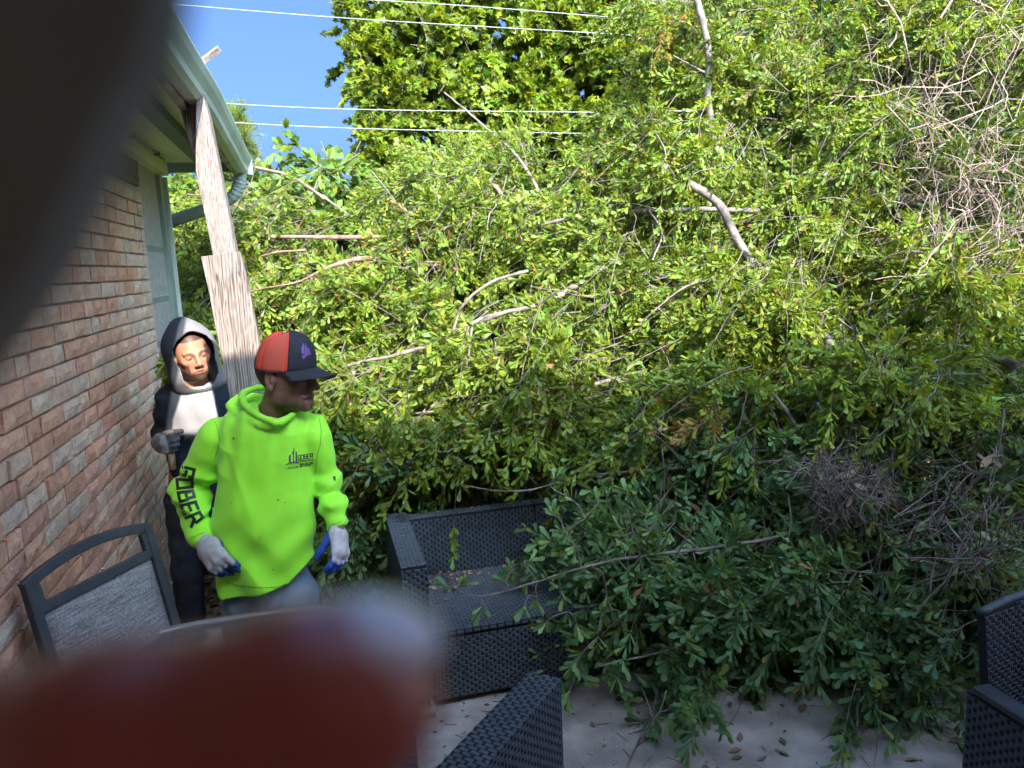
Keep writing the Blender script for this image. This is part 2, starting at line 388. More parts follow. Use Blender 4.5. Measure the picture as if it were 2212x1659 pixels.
# ------------------------------------------------------------------ post
post = empty('leaning_post', tuple(D(540, 1235, 3.15)*[1, 1, 0])); tag(post, 'weathered grey timber post leaning under the gutter, with a wide board nailed to its foot', 'post')
axis = unit(np.array([-.10, .035, 1.0])); px = unit(RT0*1.0 - axis*(RT0@axis)); px = unit(px*math.cos(.22)+np.cross(axis, px)*math.sin(.22)); py = np.cross(axis, px)
pt = D(417, 197, 3.12); pm = D(475, 548, 3.12)
def frp(o): return lambda V: np.asarray(o)+V[:, [0]]*px+V[:, [1]]*py+V[:, [2]]*axis
L = np.linalg.norm(pt-pm)
# upper member with tapered, mitred top
mb = MB(); Wd = .048; o = pt
Vv = [(-Wd,-.045,-2.62),(Wd,-.045,-2.62),(Wd,.045,-2.62),(-Wd,.045,-2.62),(-Wd,-.045,-.33),(Wd,-.045,-.12),(Wd,.045,-.12),(-Wd,.045,-.33),(Wd-.028,-.045,.0),(Wd-.028,.045,.0),(Wd-.008,-.045,-.004),(Wd-.008,.045,-.004)]
mb.add(frp(pt)(np.array(Vv)), [(0,3,2,1),(0,1,5,10,8,4),(1,2,6,5),(2,3,7,9,11,6),(3,0,4,7),(4,8,9,7),(8,10,11,9),(10,5,6,11)])
mb.build('upper_timber', M['wood_upper'], post, bevel=.003)
mb = MB(); mb.box((-.085,-.02,-.60),(-.015,.045,.0)); Vb = None
mb = MB(); mb.add(frp(pt)(np.array([(-.050,.047,-.34),(.01,.047,-.34),(.01,.085,-.34),(-.050,.085,-.34),(-.078,.047,.02),(.01,.047,.02),(.01,.085,.02),(-.078,.085,.02)])), [(0,3,2,1),(4,5,6,7),(0,1,5,4),(1,2,6,5),(2,3,7,6),(3,0,4,7)])
mb.build('bracket_block', M['wood_lower'], post, bevel=.003)
o2 = D(479, 549, 3.06); W2 = .079
Lb = o2[2]/axis[2]
xs = np.linspace(-W2, W2, 2); mb = MB(); nz = 14; V = []
for k in range(nz+1):
    s = -Lb*k/nz
    j1, j2 = random.uniform(-.003,.003), random.uniform(-.004,.003)
    V += [(-W2+j1,-.02,s),(W2+j2,-.02,s),(W2+j2,.02,s),(-W2+j1,.02,s)]
Fs = [(k*4+i, (k+1)*4+i, (k+1)*4+(i+1) % 4, k*4+(i+1) % 4) for k in range(nz) for i in range(4)]+[(0,1,2,3), tuple(nz*4+i for i in (3,2,1,0))]
mb.add(frp(o2)(np.array(V)), Fs); mb.build('nailed_board', M['wood_lower'], post, bevel=.002)

# ------------------------------------------------------------------ implicit surfaces (bodies, clothes, gloves)
def sm(a, b, k): h = np.clip(.5+.5*(b-a)/k, 0, 1); return b+(a-b)*h-k*h*(1-h)
def smax(a, b, k): return -sm(-a, -b, k)
def rc(P, a, b, r1, r2, sc=None, fr=None):
    """round cone; sc squashes along the 2nd axis of fr"""
    a = np.asarray(a, np.float32); b = np.asarray(b, np.float32); Q = P-a; e = b-a
    if fr is not None:
        fr = np.asarray(fr, np.float32); Q = Q@fr.T; e = fr@e
        s = np.array([1, 1/sc, 1], np.float32); Q = Q*s; e = e*s
    h = np.clip((Q@e)/(e@e), 0, 1)
    return (np.linalg.norm(Q-h[..., None]*e, axis=-1)-(r1+(r2-r1)*h))*(1 if sc is None else min(1, sc)**.5)
def ell(P, c, r):
    Q = P-np.asarray(c, np.float32); r = np.asarray(r, np.float32)
    k0 = np.linalg.norm(Q/r, axis=-1); k1 = np.linalg.norm(Q/(r*r), axis=-1)+1e-9
    return k0*(k0-1)/k1
def axis_pts(lo, hi, h, fine=None):
    if fine is None: return np.arange(lo, hi+h, h)
    a, b, hf = fine; parts = []
    if a > lo: parts.append(np.linspace(lo, a, max(2, int((a-lo)/h)+1))[:-1])
    parts.append(np.linspace(a, b, int((b-a)/hf)+1))
    if hi > b: parts.append(np.linspace(b, hi, max(2, int((hi-b)/h)+1))[1:])
    return np.concatenate(parts)
OFF = np.array([[i, j, k] for i in (0, 1) for j in (0, 1) for k in (0, 1)])
EDG = [(a, b) for a in range(8) for b in range(a+1, 8) if abs(OFF[a]-OFF[b]).sum() == 1]
def nets(V, xs, ys, zs):
    ins = V < 0
    c = [ins[i:ins.shape[0]-1+i, j:ins.shape[1]-1+j, k:ins.shape[2]-1+k] for i, j, k in OFF]
    al = c[0].copy(); an = c[0].copy()
    for q in c[1:]: al |= q; an &= q
    I = np.argwhere(al & ~an); idm = np.full(al.shape, -1, np.int32); idm[tuple(I.T)] = np.arange(len(I))
    cor = I[:, None]+OFF[None]; val = V[cor[..., 0], cor[..., 1], cor[..., 2]]
    pos = np.stack([xs[cor[..., 0]], ys[cor[..., 1]], zs[cor[..., 2]]], -1)
    acc = np.zeros((len(I), 3)); cnt = np.zeros(len(I))
    for a, b in EDG:
        va, vb = val[:, a], val[:, b]; m = (va < 0) != (vb < 0)
        t = np.where(m, va/(va-vb+1e-12), 0)[:, None]
        acc += np.where(m[:, None], pos[:, a]+(pos[:, b]-pos[:, a])*t, 0); cnt += m
    P = acc/cnt[:, None]; Q = []
    for ax in range(3):
        s0 = [slice(0, n) for n in V.shape]; s1 = [slice(0, n) for n in V.shape]
        s0[ax] = slice(0, V.shape[ax]-1); s1[ax] = slice(1, V.shape[ax])
        ch = ins[tuple(s0)] != ins[tuple(s1)]
        E = np.argwhere(ch); o1, o2 = (ax+1) % 3, (ax+2) % 3
        E = E[(E[:, o1] > 0) & (E[:, o2] > 0) & (E[:, o1] < V.shape[o1]-1) & (E[:, o2] < V.shape[o2]-1)]
        def cell(d1, d2):
            G = E.copy(); G[:, o1] -= d1; G[:, o2] -= d2; return idm[G[:, 0], G[:, 1], G[:, 2]]
        q = np.stack([cell(1, 1), cell(0, 1), cell(0, 0), cell(1, 0)], -1)
        fl = ins[E[:, 0], E[:, 1], E[:, 2]]
        q = np.where(fl[:, None], q, q[:, ::-1]); Q.append(q[(q >= 0).all(1)])
    return P, np.concatenate(Q)
def organic(name, fn, box, h, parent, m, fine=(None, None, None), colfn=None):
    ax = [axis_pts(box[i][0], box[i][1], h, fine[i]).astype(np.float32) for i in range(3)]
    G = np.stack(np.meshgrid(*ax, indexing='ij'), -1)
    V = fn(G, ax); P, Q = nets(V, *ax)
    o = link(name, fastmesh(name, P, [Q], smooth=True, col=None if colfn is None else colfn(P)), parent, m)
    return o, P, Q
def bvh(P, Q): return BVHTree.FromPolygons([tuple(p) for p in P], [tuple(int(i) for i in q) for q in Q])
def sub(ax, lo, hi):
    return tuple(slice(max(0, int(np.searchsorted(ax[i], lo[i]))-1), int(np.searchsorted(ax[i], hi[i]))+1) for i in range(3))

# attribute-tinted materials
def tintmat(name, rough=.6, bump=0, bscale=200, sss=0, spec=.5, sheen=0, noise=.12, nscale=60, fres=None):
    m, t, b = newmat(name); N, L = t.nodes, t.links
    at = N.new('ShaderNodeAttribute'); at.attribute_name = 'tint'
    n = N.new('ShaderNodeTexNoise'); n.inputs['Scale'].default_value = nscale; n.inputs['Detail'].default_value = 5
    g = N.new('ShaderNodeNewGeometry'); L.new(g.outputs['Position'], n.inputs['Vector'])
    mr = N.new('ShaderNodeMapRange'); mr.inputs[1].default_value = .3; mr.inputs[2].default_value = .7; mr.inputs[3].default_value = 1-noise; mr.inputs[4].default_value = 1+noise
    L.new(n.outputs[0], mr.inputs[0])
    mx = N.new('ShaderNodeVectorMath'); mx.operation = 'SCALE'; L.new(at.outputs['Color'], mx.inputs[0]); L.new(mr.outputs[0], mx.inputs['Scale'])
    L.new(mx.outputs[0], b.inputs['Base Color'])
    b.inputs['Roughness'].default_value = rough; b.inputs['Specular IOR Level'].default_value = spec; b.inputs['Sheen Weight'].default_value = sheen
    if sss:
        b.inputs['Subsurface Weight'].default_value = sss; b.inputs['Subsurface Radius'].default_value = (.012, .004, .002); b.inputs['Subsurface Scale'].default_value = 1
    if bump:
        n2 = N.new('ShaderNodeTexNoise'); n2.inputs['Scale'].default_value = bscale; L.new(g.outputs['Position'], n2.inputs['Vector'])
        bp = N.new('ShaderNodeBump'); bp.inputs['Strength'].default_value = bump; bp.inputs['Distance'].default_value = .003
        L.new(n2.outputs[0], bp.inputs['Height']); L.new(bp.outputs[0], b.inputs['Normal'])
    return m
M['skin'] = tintmat('skin', .48, .25, 300, sss=.15, spec=.45, noise=.1)
M['shirt'] = mat('hi_vis_green_knit', (.22,.80,.015), (.25,.86,.02), .75, 5, .12, 350)
def hivis():
    m, t, b = newmat('hi_vis_shirt'); N, L = t.nodes, t.links
    g = N.new('ShaderNodeNewGeometry')
    n = N.new('ShaderNodeTexNoise'); n.inputs['Scale'].default_value = 3.2; n.inputs['Detail'].default_value = 7; L.new(g.outputs['Position'], n.inputs['Vector'])
    r = N.new('ShaderNodeValToRGB'); r.color_ramp.elements[0].position = .28; r.color_ramp.elements[1].position = .48
    r.color_ramp.elements[0].color = (.25,.66,.025,1); r.color_ramp.elements[1].color = (.38,.95,.03,1); L.new(n.outputs[0], r.inputs[0])
    n1 = N.new('ShaderNodeTexNoise'); n1.inputs['Scale'].default_value = 34; n1.inputs['Detail'].default_value = 2; L.new(g.outputs['Position'], n1.inputs['Vector'])
    r1 = N.new('ShaderNodeValToRGB'); r1.color_ramp.elements[0].position = .205; r1.color_ramp.elements[1].position = .23
    r1.color_ramp.elements[0].color = (.25,.3,.25,1); r1.color_ramp.elements[1].color = (1,1,1,1); L.new(n1.outputs[0], r1.inputs[0])
    mx = N.new('ShaderNodeMixRGB'); mx.blend_type = 'MULTIPLY'; mx.inputs[0].default_value = .8; L.new(r.outputs[0], mx.inputs[1]); L.new(r1.outputs[0], mx.inputs[2])
    L.new(mx.outputs[0], b.inputs['Base Color']); b.inputs['Roughness'].default_value = .7; b.inputs['Sheen Weight'].default_value = .2
    n2 = N.new('ShaderNodeTexNoise'); n2.inputs['Scale'].default_value = 420; L.new(g.outputs['Position'], n2.inputs['Vector'])
    bp = N.new('ShaderNodeBump'); bp.inputs['Strength'].default_value = .2; bp.inputs['Distance'].default_value = .002
    L.new(n2.outputs[0], bp.inputs['Height']); L.new(bp.outputs[0], b.inputs['Normal'])
    return m
M['shirt'] = hivis()
M['print_black'] = mat('black_print', (.010,.022,.014), None, .5)
M['print_purple'] = mat('purple_print', (.085,.045,.095), None, .6)
M['print_grey'] = mat('grey_green_print', (.05,.12,.03), None, .6)
M['jeans'] = mat('worn_blue_jeans', (.12,.18,.25), (.24,.31,.40), .85, 9, .3, 300)
M['glove'] = tintmat('work_glove', .75, .5, 260, noise=.22, nscale=45)
M['hair'] = mat('black_hair', (.012,.010,.009), (.03,.025,.022), .6, 90, .6, 200)

# ---- head in its own frame: +y face, +z up, +x the side right of the face direction
def head_sdf(p, mouth_open=0.0, jaw=1.0, nose=1.0, groove=.0022):
    d = ell(p, (0, -.012, .030), (.074, .096, .092))
    d = sm(d, ell(p, (0, .018, -.030), (.062, .074, .085)), .03)
    d = sm(d, ell(p, (0, .034, -.078), (.047*jaw, .055, .036)), .025)
    d = sm(d, ell(p, (0, .074, -.100), (.020, .018, .016)), .02)
    for s in (-1, 1):
        d = sm(d, ell(p, (s*.041, .058, -.022), (.020, .022, .018)), .018)
        d = sm(d, ell(p, (s*.053, -.002, -.072), (.012, .026, .024)), .02)
        d = sm(d, rc(p, (s*.012, .0885, .017), (s*.046, .074, .018), .0095, .007), .012)
        d = smax(d, -ell(p, (s*.031, .094, -.002), (.0165, .013, .0115)), .009)
        d = sm(d, ell(p, (s*.031, .0765, -.002), (.0145, .0135, .0105)), .003)
        d = sm(d, rc(p, (s*.018, .0875, .0055), (s*.044, .0765, .004), .0036, .003), .004)
    d = sm(d, rc(p, (0, .090, .012), (0, .1165*nose, -.030), .0075, .0115), .010)
    for s in (-1, 1):
        d = sm(d, ell(p, (s*.0125, .104, -.036), (.0085, .011, .0075)), .006)
        d = smax(d, -ell(p, (s*.007, .110, -.0445), (.0035, .005, .004)), .003)
    d = sm(d, rc(p, (-.023, .084, -.064), (0, .0945, -.0605), .0045, .0065), .007)
    d = sm(d, rc(p, (.023, .084, -.064), (0, .0945, -.0605), .0045, .0065), .007)
    d = sm(d, rc(p, (-.019, .083, -.0765-mouth_open), (.019, .083, -.0765-mouth_open), .0055, .0055), .007)
    d = sm(d, ell(p, (0, .087, -.0765-mouth_open), (.012, .0085, .0065)), .006)
    d = smax(d, -rc(p, (-.021, .093, -.0695-mouth_open*.5), (.021, .093, -.0695-mouth_open*.5), groove+mouth_open*.5, groove+mouth_open*.5), .003)
    for s in (-1, 1):
        e = ell(p, (s*.0765, -.008, -.008), (.0105, .020, .0315))
        e = smax(e, -ell(p, (s*.088, -.004, -.006), (.008, .011, .020)), .005)
        e = sm(e, ell(p, (s*.081, -.002, -.033), (.006, .009, .010)), .006)
        e = sm(e, ell(p, (s*.082, .004, -.008), (.004, .004, .007)), .004)
        d = sm(d, e, .007)
    return d
def frame_face(yaw_from_cam, pitch=0, roll=0):
    """face direction: yaw measured from facing the camera towards image right"""
    f = -FH*math.cos(yaw_from_cam)+RT0*math.sin(yaw_from_cam)
    f = unit(f*math.cos(pitch)+ZV*math.sin(pitch)); r = unit(np.cross(f, ZV)); u = np.cross(r, f)
    r2 = r*math.cos(roll)+u*math.sin(roll); u2 = np.cross(r2, f)
    return np.stack([r2, f, u2])           # rows are local axes
def hand_sdf(P, W, d, n, side, s=1.0, curls=(.5, .6, .7, .75), thumb=(.9, .35), spread=.16, fat=1.0, bend=0.0):
    """W wrist, d towards the fingers, n back of the hand, side=+1: thumb on +(d x n)"""
    d = unit(d); n = unit(n-d*(n@d)); x = np.cross(d, n)*side
    L = lambda a, b, c: W + (x*a + d*b + n*c)*s
    r = lambda v: v*s*fat
    D0 = rc(P, L(0, -.022, 0), L(0, .015, 0), r(.027), r(.029), .75, np.stack([x, n, d]))
    D0 = sm(D0, rc(P, L(.020, .02, 0), L(.026, .082, 0), r(.019), r(.015)), .014*s)
    D0 = sm(D0, rc(P, L(.0, .02, .002), L(.005, .086, .004), r(.020), r(.015)), .014*s)
    D0 = sm(D0, rc(P, L(-.018, .02, 0), L(-.024, .078, 0), r(.018), r(.014)), .014*s)
    fx = (.029, .0095, -.0105, -.028); fl = (.070, .078, .072, .056); fr_ = (.0098, .0102, .0096, .0086)
    for i in range(4):
        base = np.array([fx[i], .080-.004*(i == 3)-.002*(i == 0), .001]); a = curls[i]*.55+bend; p = base; sx = spread*(1.5-i)/1.5*.5
        ang = 0
        for k, fr2 in enumerate((.48, .30, .24)):
            ang += a*(1.0, 1.3, .9)[k]
            q = p + fl[i]*fr2*np.array([sx*.5, math.cos(ang), -math.sin(ang)])
            D0 = sm(D0, rc(P, L(*p), L(*q), r(fr_[i]*(1-.06*k)), r(fr_[i]*(.95-.08*k))), (.006 if k else .010)*s)
            p = q
    t0 = np.array([.022, .012, -.006]); t1 = t0+.040*unit(np.array([thumb[0], .75, -thumb[1]])); t2 = t1+.032*unit(np.array([thumb[0]*.45, 1, -thumb[1]*1.2])); t3 = t2+.024*unit(np.array([thumb[0]*.1, 1, -thumb[1]*1.6]))
    D0 = sm(D0, rc(P, L(*t0), L(*t1), r(.016), r(.0125)), .012*s)
    D0 = sm(D0, rc(P, L(*t1), L(*t2), r(.0125), r(.0112)), .005*s)
    D0 = sm(D0, rc(P, L(*t2), L(*t3), r(.0112), r(.0095)), .004*s)
    return D0
def bounds(pts, m): pts = np.array(pts); return [(pts[:, i].min()-m, pts[:, i].max()+m) for i in range(3)]

# decals: strokes or polygons given in photograph coordinates, dropped on the surface they are printed on
def decal(name, tree, m, parent, strokes=(), polys=(), width=2.0, push=.0016):
    V = []; Fs = []
    def hit(u, v):
        r = ray(u, v); h, nn, i, dd = tree.ray_cast(Vector(CAM), Vector(unit(r)))
        if h is None: return None
        return np.array(h)-unit(r)*push
    for s in strokes:
        s = np.asarray(s, float)
        for a, b in zip(s[:-1], s[1:]):
            L = np.linalg.norm(b-a); 
            if L < 1e-6: continue
            e = (b-a)/L; nn = np.array([-e[1], e[0]]); a2 = a-e*width*.5; b2 = b+e*width*.5; k = max(1, int(L/6)+1)
            prev = None
            for i in range(k+1):
                c = a2+(b2-a2)*i/k; h = [hit(*(c+nn*width*q)) for q in (-.5, 0, .5)]
                if any(x is None for x in h): prev = None; continue
                if prev is not None:
                    n0 = len(V); V += prev+h; Fs += [(n0, n0+1, n0+4, n0+3), (n0+1, n0+2, n0+5, n0+4)]
                prev = h
    for pl in polys:
        h = [hit(*p) for p in pl]
        if all(x is not None for x in h): n0 = len(V); V += h; Fs.append(tuple(range(n0, n0+len(pl))))
    me = bpy.data.meshes.new(name); me.from_pydata([tuple(v) for v in V], [], Fs); me.update()
    return link(name, me, parent, m)
GL = {'G': [[(1,.8),(1,1),(0,1),(0,0),(1,0),(1,.5),(.5,.5)]], 'O': [[(0,0),(1,0),(1,1),(0,1),(0,0)]], 'B': [[(0,0),(0,1),(.85,1),(.85,.5),(0,.5)],[(.85,.5),(1,.5),(1,0),(0,0)]],
 'E': [[(1,1),(0,1),(0,0),(1,0)],[(0,.5),(.85,.5)]], 'R': [[(0,0),(0,1),(1,1),(1,.45),(0,.45)],[(.5,.45),(1,0)]], 'C': [[(1,1),(0,1),(0,0),(1,0)]], 'N': [[(0,0),(0,1),(1,0),(1,1)]],
 'S': [[(1,1),(0,1),(0,.5),(1,.5),(1,0),(0,0)]], 'T': [[(0,1),(1,1)],[(.5,1),(.5,0)]], 'U': [[(0,1),(0,0),(1,0),(1,1)]], 'I': [[(.5,0),(.5,1)]], 'L': [[(0,1),(0,0),(1,0)]], 'D': [[(0,0),(0,1),(.8,1),(1,.7),(1,.3),(.8,0),(0,0)]],
 'H': [[(0,0),(0,1)],[(1,0),(1,1)],[(0,.5),(1,.5)]], 'F': [[(0,0),(0,1),(1,1)],[(0,.5),(.8,.5)]], '9': [[(1,.5),(0,.5),(0,1),(1,1),(1,0),(0,0)]], '5': [[(1,1),(0,1),(0,.5),(1,.5),(1,0),(0,0)]], '6': [[(1,1),(0,1),(0,0),(1,0),(1,.5),(0,.5)]],
 '8': [[(0,0),(1,0),(1,1),(0,1),(0,0)],[(0,.5),(1,.5)]], '2': [[(0,1),(1,1),(1,.5),(0,.5),(0,0),(1,0)]], '0': [[(0,0),(1,0),(1,1),(0,1),(0,0)]], '.': [[(.4,0),(.6,0)]], '3': [[(0,1),(1,1),(1,0),(0,0)],[(.2,.5),(1,.5)]],
 '4': [[(0,1),(0,.5),(1,.5)],[(1,1),(1,0)]], '@': [[(.75,.3),(.75,.7),(.3,.7),(.3,.3),(1,.3),(1,1),(0,1),(0,0),(.9,0)]], ' ': []}
def text(s, o, ex, ey, adv=1.35):
    """o lower-left pixel, ex / ey the letter cell vectors in pixels"""
    o = np.array(o, float); ex = np.array(ex, float); ey = np.array(ey, float); out = []
    for i, ch in enumerate(s):
        for st in GL[ch]: out.append([o+ex*(i*adv+p)+ey*q for p, q in st])
    return out

# ------------------------------------------------------------------ man in the green shirt
XR, YF = RT0, FH                               # image right, away from the camera (horizontal)
BF = np.stack([XR, YF, ZV])                    # body frame rows
g_root = D(590, 1285, 2.9)*[1, 1, 0]
man = empty('person', tuple(g_root)); tag(man, 'person in a lime green hooded long sleeve shirt and orange and black cap looking right', 'person')
TS = 2.88
def Q(u, v, t=TS): return D(u, v, t)
hc = Q(620, 809, 2.84); HF = frame_face(math.radians(68), math.radians(-5), math.radians(0))
HS = 1.16
neck0 = hc + (HF[1]*-.020+HF[2]*-.07); neck1 = Q(585, 925, 2.93)
jR = dict(sh=Q(470, 945, 2.92), el=Q(403, 1068, 2.97), wr=Q(437, 1162, 2.84)); jL = dict(sh=Q(678, 935, 2.92), el=Q(708, 1055, 2.98), wr=Q(731, 1140, 2.86))
hip = Q(583, 1290, 2.95)
feetz = 0.0
def legs(P, d, hipc, w, r0, r1, r2, k=.05, splay=.03):
    for s in (-1, 1):
        h0 = hipc+XR*s*w; kn = np.array([*(hipc+XR*s*(w+splay))[:2], .46]); ft = np.array([*(hipc+XR*s*(w+splay*1.5))[:2], .06])
        d = sm(d, rc(P, h0, kn, r0, r1), k); d = sm(d, rc(P, kn, ft, r1, r2), .03)
    return d
def green_body(G, ax):
    P = G; d = rc(P, Q(578, 960, 2.92), Q(583, 1200, 2.93), .135, .125, .68, BF)
    d = sm(d, rc(P, Q(583, 1200, 2.93), hip, .13, .14, .75, BF), .05)
    for j in (jR, jL):
        d = sm(d, rc(P, j['sh'], j['el'], .052, .040), .05); d = sm(d, rc(P, j['el'], j['wr'], .040, .027), .02)
    d = sm(d, rc(P, Q(505, 945, 2.93), Q(655, 940, 2.93), .04, .04), .05)
    d = legs(P, d, hip, .095, .085, .060, .045)
    for s in (-1, 1):
        ft = np.array([*(hip+XR*s*.14)[:2], .05]); d = sm(d, rc(P, ft, ft-YF*.16, .045, .035), .03)
    d = sm(d, rc(P, neck0, neck1, .056*HS, .066), .03)
    sl_ = sub(ax, hc-.22, hc+.2); pl = ((P[sl_]-hc.astype(np.float32))@HF.T.astype(np.float32))/HS
    hd = head_sdf(pl, .006, 1.05, 1.01)*HS
    # tendon and adam's apple keep the neck from reading as a pipe
    d[sl_] = sm(d[sl_], hd, .018)
    return d
def skin_cols(base, HFx, c, hs, beard, lips, beardc, shin=1.0, hairline=None, bdz=0.0):
    def fn(P):
        q = ((P-c)@HFx.T)/hs; col = np.tile(np.array(base), (len(P), 1)).astype(float)
        x, y, z = q.T; inh = (np.abs(x) < .12) & (y > -.15) & (y < .15) & (z > -.135) & (z < .2)
        nz = np.sin(x*900)*np.sin(z*1100+1)*np.sin(y*800+2)
        def mixc(w, c2): 
            w = np.clip(w, 0, 1)*inh; col[:] = col*(1-w[:, None])+np.array(c2)*w[:, None]
        lip = np.exp(-((np.abs(z+.070)/.0095)**4))*np.exp(-((np.abs(x)/.023)**4))*(y > .078); mixc(lip*.8, lips)
        chinb = np.clip((-.080+bdz-z)/.014, 0, 1)*(y > .0)*(z > -.125); mous = np.exp(-((z+.0525)/.0055)**2)*(np.abs(x) < .027)*(y > .08)
        sideb = np.clip((-.045+bdz-z)/.025, 0, 1)*(np.abs(x) > .038)*(y > -.015)*(z > -.125)
        mixc((chinb+mous*.35+sideb*.9)*(beard+.25*nz), beardc)
        for s in (-1, 1):
            bx = (x-s*.030)/.0185; bz = (z-.0195+.0035*bx*bx)/.0045; mixc(np.exp(-bx**4-bz**2)*(y > .06)*.9, beardc)
            ex = (x-s*.031)/.0135; mixc(np.exp(-ex**4-((z-.003)/.0032)**2)*(y > .07)*.75, (base[0]*.3, base[1]*.25, base[2]*.25))
            mixc(np.exp(-(((x-s*.031)/.017)**2)-((z+.012)/.007)**2)*(y > .06)*.35, (base[0]*.7, base[1]*.6, base[2]*.6))
        mixc(np.exp(-(x/.02)**2-((z+.03)/.018)**2)*(y > .10)*.25, (min(1, base[0]*1.15), base[1]*.85, base[2]*.85))
        if hairline is not None: mixc(hairline(x, y, z), beardc)
        return col
    return fn
gh = lambda x, y, z: ((z > .004)*(y < -.022)+(z > -.030)*(y < -.035)*(z < .02)+(np.abs(y+.002) < .02)*(z > .018)+(y < -.05)*(z > -.06))*1.0
bb = [(g_root[0]-.48, g_root[0]+.48), (g_root[1]-.42, g_root[1]+.42), (-.0, hc[2]+.16)]
body, bP, bQ = organic('body', green_body, bb, .014, man, M['skin'],
    ((hc[0]-.16, hc[0]+.16, .0034), (hc[1]-.16, hc[1]+.16, .0034), (hc[2]-.17, hc[2]+.15, .0034)),
    skin_cols((.25, .125, .085), HF, hc, HS, .34, (.14, .050, .040), (.020, .012, .010), hairline=gh))
def eyes(c, Fm, hs, parent, gaze=0.0, squint=.5, sc=(.55,.53,.50)):
    me_w = mat('eye_white', sc, None, .25); me_i = mat('eye_iris', (.015,.008,.005), None, .2)
    for s in (-1, 1):
        mb = MB(); n = 12; V = []; ctr = np.array([s*.031, .0775, -.0025]); rx, ry, rz = .0115, .0140, .0105*squint
        for i in range(7):
            ph = -math.pi/2+math.pi*i/6
            for j in range(n):
                th = 2*math.pi*j/n; V.append(ctr+np.array([rx*math.cos(ph)*math.cos(th), ry*math.cos(ph)*math.sin(th), rz*math.sin(ph)]))
        V = c+(np.array(V)@Fm)*hs
        mb.add(V, [(i*n+j, i*n+(j+1) % n, (i+1)*n+(j+1) % n, (i+1)*n+j) for i in range(6) for j in range(n)])
        o = mb.build('eye', me_w, parent, True)
        cc = c+(np.array([s*.031+gaze, .0905, -.0022])@Fm)*hs; mb = MB(); V = [cc+(np.array([math.cos(a)*.0042, .0012, math.sin(a)*.0047*min(1, squint*1.6)])@Fm)*hs for a in np.arange(12)*math.pi/6]
        mb.add(V, [tuple(range(12))]); mb.build('iris', me_i, o)
eyes(hc, HF, HS, man, .0015, .55, (.30,.27,.25))
# hair under the cap
def hair_g(G, ax):
    p = ((G-hc.astype(np.float32))@HF.T.astype(np.float32))/HS
    d = ell(p, (0, -.016, .026), (.0785, .098, .094))
    cut = np.maximum(p[..., 1]*.8-p[..., 2]*.35-.010, -p[..., 2]-.062)
    return smax(d, cut, .006)
def boxaround(c, r): return [(c[i]-r, c[i]+r) for i in range(3)]
organic('hair', hair_g, boxaround(hc, .15), .004, man, M['hair'])
